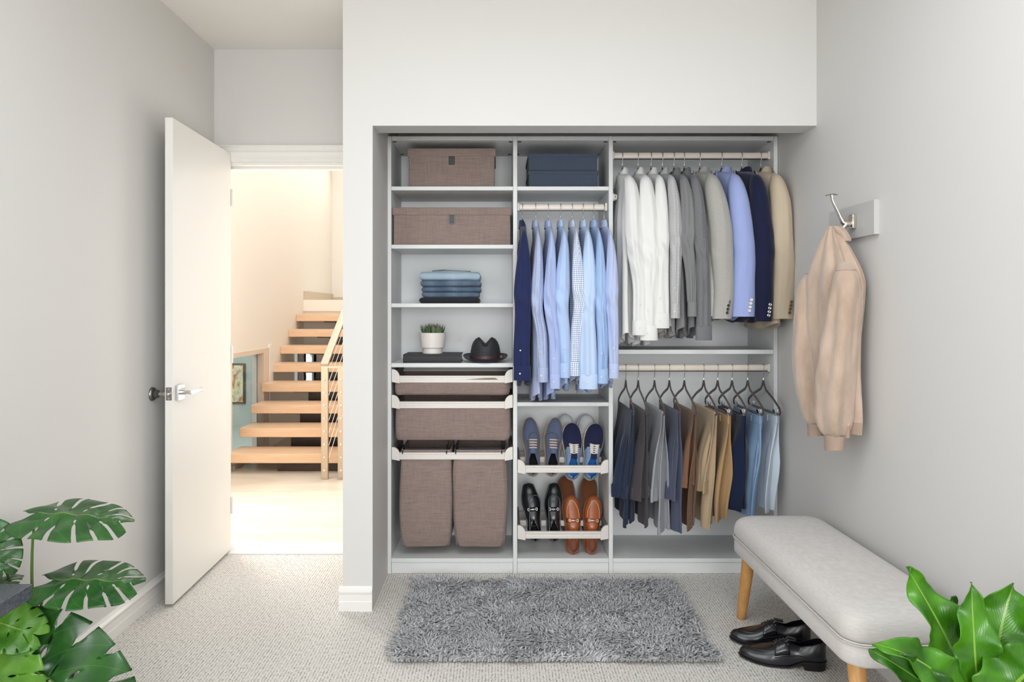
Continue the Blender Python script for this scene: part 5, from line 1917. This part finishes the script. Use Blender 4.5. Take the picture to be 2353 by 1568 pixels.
def pile():
    rs = np.random.RandomState(4)
    nx, ny = 150, 92
    gx, gy = np.meshgrid(np.linspace(rx_a, rx_b, nx), np.linspace(ry_a, ry_b, ny))
    gx = gx.ravel() + rs.uniform(-0.004, 0.004, nx * ny)
    gy = gy.ravel() + rs.uniform(-0.004, 0.004, nx * ny)
    N = gx.size
    ph = np.array([(nz(x * 7, y * 7, 1.0), nz(x * 7, y * 7, 9.0), nz(x * 19, y * 19, 4.0)) for x, y in zip(gx, gy)])
    lean = np.stack([ph[:, 0] * 1.5 + rs.normal(0, 0.5, N), ph[:, 1] * 1.5 - 0.25 + rs.normal(0, 0.5, N)], 1)
    ln = rs.uniform(0.024, 0.036, N) * (1 + 0.25 * ph[:, 2])
    ex = np.minimum(np.minimum(gx - rx_a, rx_b - gx), np.minimum(gy - ry_a, ry_b - gy))
    edge = np.clip(1 - ex / 0.02, 0, 1)
    lean[:, 0] += edge * np.sign(gx - (rx_a + rx_b) / 2) * (np.minimum(gx - rx_a, rx_b - gx) < 0.02) * 0.25
    lean[:, 1] += edge * np.sign(gy - (ry_a + ry_b) / 2) * (np.minimum(gy - ry_a, ry_b - gy) < 0.02) * 0.25
    lean = np.clip(lean, -1.1, 1.1)
    segs = [(0.0, 0.0040), (0.35, 0.0050), (0.75, 0.0046), (1.0, 0.0022)]
    K = 4
    verts = np.zeros((N, len(segs), K, 3))
    for si, (t, r) in enumerate(segs):
        cx_ = gx + lean[:, 0] * ln * (t ** 2.0)
        cy_ = gy + lean[:, 1] * ln * (t ** 2.0)
        cz_ = 0.006 + ln * t * (1 - 0.22 * t * np.clip(np.hypot(lean[:, 0], lean[:, 1]), 0, 1.6))
        tw = rs.uniform(0, 6.28, N)
        for k in range(K):
            a = 2 * PI * k / K + ph[:, 2] * 3
            verts[:, si, k, 0] = cx_ + r * np.cos(a)
            verts[:, si, k, 1] = cy_ + r * np.sin(a)
            verts[:, si, k, 2] = cz_ + 0.25 * r * np.sin(a)
    nv = len(segs) * K
    fl = []
    for si in range(len(segs) - 1):
        for k in range(K):
            k2 = (k + 1) % K
            fl.append((si * K + k, si * K + k2, (si + 1) * K + k2, (si + 1) * K + k))
    fl = np.array(fl)
    faces = (fl[None, :, :] + (np.arange(N) * nv)[:, None, None]).reshape(-1, 4)
    me = bpy.data.meshes.new('pile')
    v = verts.reshape(-1, 3) - np.array(ORG[rug.name])
    me.vertices.add(len(v))
    me.vertices.foreach_set('co', v.ravel().astype(np.float32))
    me.loops.add(faces.size)
    me.loops.foreach_set('vertex_index', faces.ravel().astype(np.int32))
    me.polygons.add(len(faces))
    me.polygons.foreach_set('loop_start', np.arange(0, faces.size, 4, dtype=np.int32))
    me.polygons.foreach_set('loop_total', np.full(len(faces), 4, dtype=np.int32))
    me.update(calc_edges=True)
    me.shade_smooth()
    me.materials.append(pile_mat())
    o = bpy.data.objects.new('pile', me)
    COL.objects.link(o)
    o.parent = rug
    tag(o, kind='stuff')


pile()

# ================================================================ bench
M_benchlinen = cloth('oatmeal_linen', '#dad6d2', '#c0bbb7', 520, 40, 0.5, 0.9, 0.3, 0.15, 'Object')
M_beech = wood('beech_leg', '#c08a4e', '#dba96c', (30, 30, 4), 0.4)
bx0, bx1, by0, by1 = 0.965, 1.335, 1.915, 2.900
bench = thing('upholstered_bench', ((bx0 + bx1) / 2, (by0 + by1) / 2, 0.0), 'long bench with light grey linen seat and tapered wooden legs along the right wall', 'bench')


def rrect(ins, rad, z, n=10):
    x0, x1, y0, y1 = bx0 + ins, bx1 - ins, by0 + ins, by1 - ins
    rad = max(0.004, rad - ins * 0.5)
    p = []
    for cx_, cy_, a0 in ((x1 - rad, y1 - rad, 0), (x0 + rad, y1 - rad, 90), (x0 + rad, y0 + rad, 180), (x1 - rad, y0 + rad, 270)):
        for i in range(n + 1):
            a = R(a0 + 90 * i / n)
            p.append(V((cx_ + rad * math.cos(a), cy_ + rad * math.sin(a), z)))
    q = []
    # extra points along the straight runs
    for i, a in enumerate(p):
        b = p[(i + 1) % len(p)]
        q.append(a)
        d = (b - a).length
        m = int(d / 0.05)
        for k in range(1, m):
            q.append(a.lerp(b, k / m))
    return q


def seat_ring(ins, z):
    r = rrect(ins, 0.085, z)
    return r


base = rrect(0, 0.062, 0)
cen = V(((bx0 + bx1) / 2, (by0 + by1) / 2, 0))


def scaled(ins, z, crown=0.0):
    hwx, hwy = (bx1 - bx0) / 2, (by1 - by0) / 2
    out = []
    for p in base:
        d = p - cen
        out.append(V((cen.x + d.x * (hwx - ins) / hwx, cen.y + d.y * (hwy - ins) / hwy, z)))
    return out


mb = MB()
mb.rings([scaled(0.012, 0.288), scaled(0.004, 0.292), scaled(0.0, 0.300), scaled(0.0, 0.352), scaled(0.004, 0.358), scaled(0.02, 0.359)], True, True)
mb.build('seat_frame', M_benchlinen, bench, smooth=50)
mb = MB()
mb.rings([scaled(0.02, 0.356), scaled(0.003, 0.360), scaled(-0.001, 0.372), scaled(0.000, 0.394), scaled(0.005, 0.412), scaled(0.015, 0.426), scaled(0.034, 0.436), scaled(0.070, 0.443), scaled(0.12, 0.447), scaled(0.165, 0.449)], True, True)
mb.build('cushion', M_benchlinen, bench, smooth=50)
for ins, z in ((-0.003, 0.359), (-0.002, 0.3525)):
    ring = scaled(ins, z)
    MB().tube(ring + [ring[0], ring[1]], 0.0021, 8, False).build('piping', M_benchlinen, bench, smooth=True)
for xt, yt, xf, yf in ((1.010, 2.805, 1.010, 2.895), (1.29, 2.805, 1.30, 2.895), (1.030, 2.010, 1.020, 1.925), (1.285, 2.010, 1.295, 1.925)):
    leg = MB()
    pth = [V((lerp(xt, xf, q), lerp(yt, yf, q), lerp(0.292, 0.0, q))) for q in (0, 0.25, 0.5, 0.75, 0.985, 1.0)]
    rg = []
    for p, r in zip(pth, (0.026, 0.0245, 0.0225, 0.0205, 0.0185, 0.0175)):
        rg.append([p + V((r * math.cos(2 * PI * i / 24), r * math.sin(2 * PI * i / 24), 0)) for i in range(24)])
    leg.rings(rg, True, True)
    leg.build('leg', M_beech, bench, smooth=45)

# ================================================================ hook board and jacket
M_board = paint('grey_board', '#c0bebb', 0.45, 0.02)
hb = thing('wall_hook', (1.35, 2.65, 1.55), 'polished double hook on a grey rectangular board on the right wall', 'hook')
MB().box(1.340, XR, 2.482, 2.822, 1.553, 1.677).build('board', M_board, hb, bevel=0.001)
M_polished = metal('polished_nickel', '#d8cfc2', 0.14)
HY = 2.622
MB().box(1.326, 1.341, HY - 0.016, HY + 0.016, 1.588, 1.642).build('mount', M_polished, hb, bevel=0.003)
hkp = [(1.328, HY, 1.608), (1.312, HY, 1.607), (1.298, HY, 1.613), (1.288, HY, 1.632), (1.277, HY, 1.655), (1.266, HY, 1.676), (1.257, HY, 1.697), (1.254, HY, 1.716)]
MB().tube(hkp, [(0.012, 0.012), (0.011, 0.012), (0.0095, 0.010), (0.0085, 0.006), (0.008, 0.005), (0.0075, 0.0045), (0.007, 0.004), (0.008, 0.004)], 12, True, (0, 0, 1)).build('upper_hook', M_polished, hb, smooth=50)
MB().tube([(1.254 - 0.018, HY, 1.714), (1.250, HY, 1.718), (1.262, HY, 1.7185), (1.274, HY, 1.716)], [(0.010, 0.002), (0.011, 0.003), (0.011, 0.003), (0.008, 0.002)], 12, True, (0, 0, 1)).build('hook_tip', M_polished, hb, smooth=50)
MB().tube([(1.312, HY, 1.607), (1.300, HY, 1.594), (1.288, HY, 1.580), (1.270, HY, 1.572), (1.254, HY, 1.578), (1.246, HY, 1.590)], [(0.011, 0.011), (0.010, 0.008), (0.008, 0.006), (0.007, 0.005), (0.006, 0.005), (0.006, 0.006)], 12).build('lower_hook', M_polished, hb, smooth=50)


def suede_mat(name, c1, c2):
    t = NT(name)
    n1 = t.noise(t.coords('Object', (12, 12, 5)), 1, 4, 0.65)
    n2 = t.noise(t.coords('Object', (320, 320, 320)), 1, 2)
    t.bump(n2, 0.25, 0.001)
    return t.base(t.ramp(n1, [(0.32, lin(c1)), (0.68, lin(c2))]), 0.85, 0, 0.2, 0.5)


M_suede = suede_mat('sand_suede', '#a8917f', '#c0ab9a')
M_ribknit = cloth('sand_rib', '#b09a8a', '#9a8474', 1200, 60, 0.5)
jk = thing('suede_jacket', (1.25, 2.62, 0.78), 'sand coloured suede bomber jacket hanging from the wall hook', 'jacket')


def jring(c, a_axis, b_axis, ra, rb, n, seed, z, fold, k, shear=0.0):
    out = []
    for i in range(n):
        a = 2 * PI * i / n
        f = 1 + fold * math.sin(k * a + seed + 1.4 * nz(z * 3 + seed, seed)) + fold * 0.8 * ridge(nz(math.cos(a) * 2 + seed, math.sin(a) * 2, z * 2.2 + seed)) - fold * 0.4
        p = V(c) + V(a_axis) * ra * f * math.cos(a) + V(b_axis) * rb * f * math.sin(a)
        p.x = min(p.x, XR - 0.006)
        out.append(p)
    return out


# axes: u runs along the wall (far to near), w away from the wall
U = V((0.25, -0.968, 0)).normalized()   # towards the camera side
Wv = V((-0.968, -0.25, 0)).normalized()   # into the room
mb = MB()
rg = []
for q in range(60):
    t = q / 59
    z = lerp(1.598, 0.885, t)
    cxj, cyj, ra, rb = tab(t, [(0.0, (1.260, 2.618, 0.012, 0.014)), (0.03, (1.260, 2.618, 0.022, 0.022)), (0.12, (1.260, 2.620, 0.064, 0.036)), (0.24, (1.264, 2.624, 0.110, 0.052)), (0.32, (1.268, 2.626, 0.124, 0.056)), (0.6, (1.272, 2.630, 0.106, 0.054)), (0.85, (1.274, 2.624, 0.100, 0.048)), (1.0, (1.276, 2.618, 0.096, 0.044))])
    ring = jring((cxj, cyj, z), U, Wv, ra, rb, 64, 2.3, z, 0.20 - 0.04 * t, 8)
    ring = [V((p.x, p.y, p.z + 0.05 * t * t * (-(p - V((cxj, cyj, z))).dot(U) / 0.1) * 0.25 - 0.02 * t * ((p - V((cxj, cyj, z))).dot(Wv) / 0.05))) for p in ring]
    rg.append(ring)
last = rg[-1]
cc = sum(last, V((0, 0, 0))) / len(last)
rg.append([cc + (p - cc) * 0.9 + V((0, 0, 0.002)) for p in last])
rg.append([cc + (p - cc) * 0.8 + V((0, 0, 0.06)) for p in last])
mb.rings(rg, True, True)
mb.build('body', M_suede, jk, smooth=75)
hem = []
for q, s_ in ((0, 1.0), (0.5, 0.985), (1.0, 0.97)):
    hem.append([V((cc.x + (p.x - cc.x) * s_, cc.y + (p.y - cc.y) * s_, p.z - 0.045 * q)) for p in last])
hem.append([V((cc.x + (p.x - cc.x) * 0.9, cc.y + (p.y - cc.y) * 0.9, p.z - 0.04)) for p in last])
hm = MB()
hm.rings(hem)
hm.build('hem_band', M_ribknit, jk, smooth=60)
# standing collar draped over the hook
mb = MB()
rg = []
for q in range(10):
    t = q / 9
    c = (1.268 + 0.022 * t, 2.604 - 0.014 * t, 1.594 - 0.056 * t)
    rg.append(jring(c, U, Wv, 0.014 + 0.018 * math.sin(PI * t * 0.8), 0.020 - 0.004 * t, 40, 5.1, t, 0.08, 3))
mb.rings(rg, True, True)
mb.build('collar', M_suede, jk, smooth=70)


def jsleeve(pts, seed, cuff_len, cuff_r):
    mb = MB()
    rg = []
    rows = 56
    for q in range(rows + 1):
        t = q / rows
        x, y, z, ra, rb = tab(t, pts)
        rg.append(jring((x, y, z), U, Wv, ra, rb, 44, seed, z * 1.3, 0.13 * sm(t * 3) + 0.05 * sm((t - 0.85) / 0.15) + 0.03 * math.sin(z * 45 + seed), 4))
    last = rg[-1]
    c = sum(last, V((0, 0, 0))) / len(last)
    mb.rings(rg, True, True)
    o = mb.build('sleeve', M_suede, jk, smooth=75)
    x, y, z, ra, rb = pts[-1][1]
    cf = MB()
    rr = []
    for q, s_ in ((0, 1.02), (0.1, 1.05), (0.5, 0.98), (1.0, 0.96), (1.0, 0.86), (0.6, 0.84)):
        ring = []
        for i in range(72):
            a = 2 * PI * i / 72
            f = s_ + (0.025 if i % 3 == 0 else 0)
            ring.append(V((x, y, z + 0.004 - cuff_len * q)) + U * cuff_r * f * math.cos(a) + Wv * cuff_r * 0.85 * f * math.sin(a) + V((0, 0, 0.006 * math.cos(a) * q)))
        rr.append(ring)
    cf.rings(rr)
    cf.build('cuff', M_ribknit, jk, smooth=50)
    sr = rg[int(rows * 0.07)]
    cs = sum(sr, V((0, 0, 0))) / len(sr)
    sr = [cs + (p - cs) * 1.015 for p in sr]
    MB().tube(sr + [sr[0], sr[1]], 0.0015, 6, False).build('shoulder_seam', M_ribknit, jk, smooth=True)
    return o


# far sleeve (left in view) and near sleeve
jsleeve([(0.0, (1.252, 2.690, 1.452, 0.012, 0.010)), (0.04, (1.238, 2.712, 1.432, 0.036, 0.022)), (0.10, (1.226, 2.732, 1.396, 0.050, 0.033)), (0.22, (1.220, 2.745, 1.325, 0.056, 0.040)), (0.42, (1.216, 2.752, 1.205, 0.056, 0.043)), (0.65, (1.214, 2.752, 1.060, 0.056, 0.045)), (0.85, (1.224, 2.736, 0.930, 0.052, 0.042)), (0.95, (1.232, 2.716, 0.862, 0.042, 0.036)), (1.0, (1.236, 2.708, 0.838, 0.030, 0.026))], 7.7, 0.050, 0.034)
jsleeve([(0.0, (1.262, 2.545, 1.458, 0.012, 0.012)), (0.04, (1.260, 2.528, 1.434, 0.032, 0.026)), (0.10, (1.258, 2.518, 1.396, 0.044, 0.040)), (0.22, (1.254, 2.518, 1.325, 0.050, 0.048)), (0.42, (1.246, 2.530, 1.195, 0.054, 0.054)), (0.65, (1.238, 2.545, 1.050, 0.058, 0.060)), (0.85, (1.234, 2.556, 0.905, 0.054, 0.056)), (0.95, (1.236, 2.562, 0.842, 0.044, 0.044)), (1.0, (1.238, 2.564, 0.818, 0.032, 0.029))], 11.9, 0.056, 0.037)

# ================================================================ side table corner on the left
M_slab = NT('dark_stone')
_n = M_slab.noise(M_slab.coords('Object', (120, 120, 120)), 1, 3)
M_slab.bump(_n, 0.1, 0.001)
M_slab = M_slab.base(M_slab.ramp(_n, [(0.35, lin('#3d4048')), (0.65, lin('#5a5d66'))]), 0.30, 0, 0.5)
tx1, ty1, tz1 = -1.243, 1.858, 0.550
stb = thing('side_table', (-1.36, 1.45, 0.0), 'dark stone-topped side table whose corner shows at the left edge', 'table')
MB().box(-1.485, tx1, 1.05, ty1, tz1 - 0.039, tz1).build('table_top', M_slab, stb, bevel=0.002)
for x, y in ((-1.46, 1.08), (-1.27, 1.08), (-1.46, 1.30), (-1.27, 1.30)):
    MB().box(x - 0.015, x + 0.015, y - 0.015, y + 0.015, 0.0, tz1 - 0.039).build('leg', M_black, stb, bevel=0.002)


# ================================================================ plants
def leaf_mat(name, dark, light, vein, midw=0.03, veins=16, tipc=None, gloss=0.3, trans=True):
    """leaf colour by UV: u across (0.5 = midrib), v from base to tip"""
    t = NT(name)
    sp = t.n('ShaderNodeSeparateXYZ')
    t.l(t.coords('UV'), sp.inputs[0])
    d = t.math('ABSOLUTE', t.math('SUBTRACT', sp.outputs[0], 0.5))
    mid = t.math('LESS_THAN', d, midw)
    n1 = t.noise(t.coords('Object', (14, 14, 14)), 1, 3)
    ph = t.math('ADD', t.math('MULTIPLY', sp.outputs[1], veins), t.math('MULTIPLY', d, -veins * 0.55))
    fr = t.math('ABSOLUTE', t.math('SUBTRACT', t.math('FRACT', ph), 0.5))
    lat = t.math('LESS_THAN', fr, 0.02)
    c = t.ramp(n1, [(0.3, lin(dark)), (0.7, lin(light))])
    c = t.mix(t.math('MULTIPLY', lat, 0.16), c, lin(vein))
    c = t.mix(t.math('MULTIPLY', mid, 0.85), c, lin(vein))
    h = t.math('ADD', t.math('MULTIPLY', fr, 0.6), t.math('MULTIPLY', d, 0.5))
    t.bump(h, 0.14, 0.004)
    t.base(c, gloss, 0, 0.5)
    t.b.inputs['Subsurface Weight'].default_value = 0.0
    if trans:
        tr = t.n('ShaderNodeBsdfTranslucent')
        tr.inputs['Color'].default_value = lin(vein)
        mx = t.n('ShaderNodeMixShader')
        mx.inputs[0].default_value = 0.14
        t.l(t.b.outputs[0], mx.inputs[1])
        t.l(tr.outputs[0], mx.inputs[2])
        t.l(mx.outputs[0], t.t.nodes['Material Output'].inputs[0])
    return t.m


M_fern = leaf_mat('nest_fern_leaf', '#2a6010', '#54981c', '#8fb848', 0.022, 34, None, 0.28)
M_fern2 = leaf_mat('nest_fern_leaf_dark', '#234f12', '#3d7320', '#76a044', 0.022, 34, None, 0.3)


def strap_leaf(parent, b, m_, e, hw, mat, seed, wave=0.10, cup=0.15, face=None, tipr=0.55, n=12, rows=46, name='frond', curl=0.0, nw=9.0):
    """undulating strap leaf along a quadratic curve from b over m_ to e"""
    b, m_, e = V(b), V(m_), V(e)
    face = V(face) if face else V((0, -1, 0.15))
    g = []
    for q in range(rows + 1):
        t = q / rows
        p = b * (1 - t) ** 2 + m_ * 2 * t * (1 - t) + e * t * t
        d = ((m_ - b) * (1 - t) + (e - m_) * t).normalized()
        side = d.cross(face).normalized()
        nor = side.cross(d).normalized()
        prof = min(1, (t / 0.35) ** 0.7 * 0.75 + 0.25) if t < 0.35 else 1.0
        if t > 1 - tipr:
            k = (t - (1 - tipr)) / tipr
            prof *= max(0.02, (1 - k ** 1.8)) ** 0.9
        row = []
        for i in range(n + 1):
            u = i / n * 2 - 1
            ed = abs(u) ** 1.5
            wv = wave * hw * ed * (math.sin(t * nw * 2 + seed + (1.3 if u > 0 else 0)) + 0.7 * nz(t * nw * 1.2 + seed, u * 0.7, seed))
            w2 = 1 + 0.30 * nz(t * 9 + seed * 1.3, 3.0 * (1 if u > 0 else -1))
            row.append(p + side * u * hw * prof * w2 + nor * (wv - cup * hw * (1 - u * u) * 1.0 * prof))
        g.append(row)
    return MB().grid(g).build(name, mat, parent, smooth=80, solid=0.0012)


fc = W(2262, 1690, 1.60)
fern = thing('nest_fern', (fc.x, fc.y, 0.0), "bird's nest fern with broad wavy bright green fronds at the lower right", 'plant')
M_planter = plastic('grey_planter', '#8d8f90', 0.6)
zp = fc.z - 0.02
MB().lathe([(0.0, 0.0), (0.085, 0.0), (0.092, 0.01), (0.115, zp - 0.01), (0.118, zp), (0.108, zp), (0.104, zp - 0.03), (0.0, zp - 0.03)], (fc.x, fc.y, 0), 40).build('planter', M_planter, fern, smooth=40)
MB().lathe([(0.0, 0.0), (0.104, 0.0), (0.10, 0.008), (0.0, 0.012)], (fc.x, fc.y, zp - 0.031), 30).build('soil', bpy.data.materials['potting_soil'], fern)
FR = [  # base, mid, tip (px,py,Y), half width px, material, seed, facing
    ((2268, 1660, 1.60), (2215, 1480, 1.62), (2082, 1303, 1.66), 62, 0, 1.0, (0.25, -1, 0.25)),
    ((2256, 1660, 1.585), (2250, 1500, 1.56), (2232, 1338, 1.60), 47, 0, 2.2, (-0.15, -1, 0.2)),
    ((2275, 1660, 1.60), (2300, 1480, 1.60), (2330, 1340, 1.66), 78, 0, 3.1, (-0.3, -1, 0.2)),
    ((2250, 1670, 1.56), (2190, 1510, 1.52), (2008, 1480, 1.50), 46, 0, 4.7, (-0.1, -0.8, 0.7)),
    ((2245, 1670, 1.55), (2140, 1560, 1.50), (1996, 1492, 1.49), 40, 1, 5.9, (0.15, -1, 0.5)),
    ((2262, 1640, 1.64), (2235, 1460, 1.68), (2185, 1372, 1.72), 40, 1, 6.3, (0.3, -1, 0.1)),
    ((2285, 1690, 1.57), (2330, 1540, 1.52), (2440, 1500, 1.52), 78, 0, 7.4, (0.0, -0.7, 0.8)),
    ((2285, 1680, 1.60), (2370, 1500, 1.62), (2450, 1400, 1.66), 60, 0, 8.4, (-0.3, -1, 0.2)),
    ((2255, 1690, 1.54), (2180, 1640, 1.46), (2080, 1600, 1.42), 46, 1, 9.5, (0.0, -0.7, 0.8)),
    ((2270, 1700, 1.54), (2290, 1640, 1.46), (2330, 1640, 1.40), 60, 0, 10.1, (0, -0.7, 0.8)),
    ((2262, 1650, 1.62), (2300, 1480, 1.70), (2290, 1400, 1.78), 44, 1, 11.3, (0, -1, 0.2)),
]
for b_, m_, e_, hwp, mi, sd, fcg in FR:
    strap_leaf(fern, W(*b_), W(*m_), W(*e_), hwp * 1.58 / F, M_fern if mi == 0 else M_fern2, sd, 0.30, 0.30, fcg, nw=9.5)

# monstera at the lower left
M_mon = leaf_mat('monstera_leaf', '#1f4a24', '#3a6e30', '#8fae5a', 0.010, 7, None, 0.25)
M_mon2 = leaf_mat('monstera_leaf_light', '#3f7a22', '#6fa636', '#a9c66c', 0.012, 7, None, 0.3)
M_stem = plastic('monstera_stem', '#5d7a3a', 0.5)


def monstera_leaf(parent, origin, fwd, nor, size, mat, seed, droop=0.25, fold=0.15, nslit=5, slit0=0.42, hang=0.0):
    """heart-shaped split leaf: slits cut in from the edge, holes beside the midrib"""
    o, fwd, nor = V(origin), V(fwd).normalized(), V(nor).normalized()
    side = fwd.cross(nor).normalized()
    nor = side.cross(fwd).normalized()
    rnd_ = random.Random(int(seed * 100))
    mb = MB()
    NR = 16
    for sg in (-1, 1):
        slits = [(0.16 + 0.68 * (k + 0.5) / nslit + rnd_.uniform(-0.015, 0.015)) for k in range(nslit)]
        cols = []
        edges = [0.0] + slits + [1.0]
        for k in range(len(edges) - 1):
            m = 9
            for j in range(m + 1):
                s_ = lerp(edges[k], edges[k + 1], j / m)
                pos = -1 if j == 0 and k > 0 else (1 if j == m and k < len(edges) - 2 else 0)
                cols.append((s_, pos, k if pos == 1 else (k - 1 if pos == -1 else None), k))
        pts = []
        for s_, pos, si, lobe in cols:
            col = []
            ang = R(lerp(158, 14, s_ ** 0.85))
            Ls = size * 0.52 * (math.sin(PI * (0.16 + 0.80 * s_)) ** 0.55) * (1.0 if s_ < 0.9 else lerp(1, 0.45, (s_ - 0.9) / 0.1))
            for r_ in range(NR + 1):
                r = r_ / NR
                gap = 0.0
                if pos != 0:
                    rs_ = slit0 + 0.12 * math.sin(si * 2.3 + seed)
                    if r > rs_:
                        gap = 0.020 * (r - rs_) / (1 - rs_) + 0.010 * sm((r - rs_) / 0.15)
                    if 0.18 < r < 0.36 and si % 2 == 0:
                        gap = 0.011 * math.sin(PI * (r - 0.18) / 0.18)
                se = s_ + (-pos) * 0 
                bx = size * (0.02 + 0.86 * s_)
                a2 = ang - 0.25 * r * (1 - s_)
                x = bx + Ls * r * math.cos(a2)
                y = Ls * r * math.sin(a2)
                # open the slit sideways
                x += -pos * gap * size * 1.6 * math.sin(a2)
                y += pos * gap * size * 1.6 * math.cos(a2)
                h = -droop * size * ((x / size) ** 2) * 0.9 - fold * abs(y) + 0.25 * abs(y) * abs(y) / size - 0.20 * size * max(0, r - 0.6) ** 2
                h += (-hang if sg == 1 else hang * 0.3) * abs(y)
                h += 0.012 * size * math.sin(7 * r + s_ * 20 + seed)
                col.append(o + fwd * x + side * y * sg + nor * h)
            pts.append(col)
        base_i = mb.add([p for c in pts for p in c])
        for c in range(len(pts) - 1):
            if cols[c][1] == 1 and cols[c + 1][1] == -1:
                # between two lobes: keep only where closed
                si = cols[c][2]
                rs_ = slit0 + 0.12 * math.sin(si * 2.3 + seed)
                rngs = [r_ for r_ in range(NR) if (r_ + 1) / NR <= rs_ + 0.01 and not (si % 2 == 0 and 0.16 < (r_ + 0.5) / NR < 0.38)]
            else:
                rngs = range(NR)
            for r_ in rngs:
                i0 = base_i + c * (NR + 1) + r_
                i1 = i0 + NR + 1
                ua, ub = 0.5 + sg * 0.5 * r_ / NR, 0.5 + sg * 0.5 * (r_ + 1) / NR
                va, vb = cols[c][0], cols[c + 1][0]
                mb.face([i0, i1, i1 + 1, i0 + 1], ((ua, va), (ua, vb), (ub, vb), (ub, va)))
    return mb.build('leaf', mat, parent, smooth=80, solid=0.0012)


mp = V((-1.385, 2.10, 0.0))
mon = thing('monstera_plant', mp, 'monstera plant with split dark green leaves beside the table at the left', 'plant')
MB().lathe([(0.0, 0.0), (0.075, 0.0), (0.08, 0.008), (0.098, 0.15), (0.10, 0.16), (0.092, 0.16), (0.088, 0.14), (0.0, 0.138)], mp, 36).build('planter', M_planter, mon, smooth=40)
ML = [  # attachment, forward, normal, size, material, seed, droop, fold
    (W(84, 1181, 2.03), (1, 0.12, 0.02), (0.0, -0.10, 1.0), 0.240, M_mon, 1.2, 0.18, 0.14),
    (W(124, 1333, 2.03), (1, 0.08, 0.02), (0.0, -0.14, 1.0), 0.228, M_mon, 2.4, 0.12, 0.12),
    (W(40, 1502, 1.98), (0.80, -0.1, -0.60), (0.12, -0.96, 0.25), 0.345, M_mon, 3.1, 0.12, 0.06, 0.68),
    (W(-30, 1480, 1.93), (0.45, -0.25, -0.85), (0.1, -0.95, 0.30), 0.22, M_mon2, 4.5, 0.2, 0.10, 0.75),
    (W(-25, 1425, 1.95), (1, -0.2, -0.15), (0.0, -0.75, 0.66), 0.14, M_mon2, 5.2, 0.35, 0.15, 0.8),
    (W(-30, 1225, 2.0), (0.5, -0.2, -0.8), (0.5, -0.8, 0.3), 0.13, M_mon, 6.6, 0.2, 0.10),
    (W(-60, 1330, 2.05), (0.25, -1.0, 0.1), (0.0, -0.4, 0.9), 0.17, M_mon, 7.3, 0.3, 0.10),
]
for o_, f_, n_, sz, mt, sd, dr, fo, *s0 in ML:
    o_ = V(o_)
    o_.x = max(o_.x, XL + 0.03)
    monstera_leaf(mon, o_, f_, n_, sz, mt, sd, dr, fo, 5, s0[0] if s0 else 0.42, 0.16 if sd < 2.5 else 0.0)
    a = mp + V((0.0, 0, 0.14))
    mid_ = V((a.x + 0.25 * (o_.x - a.x) - 0.03, lerp(a.y, o_.y, 0.4), lerp(a.z, o_.z, 0.75)))
    pth = [a * (1 - q) ** 2 + mid_ * 2 * q * (1 - q) + o_ * q * q for q in [i / 12 for i in range(13)]]
    MB().tube(pth, [0.0055 - 0.0025 * i / 12 for i in range(13)], 8).build('stem', M_stem, mon, smooth=True)
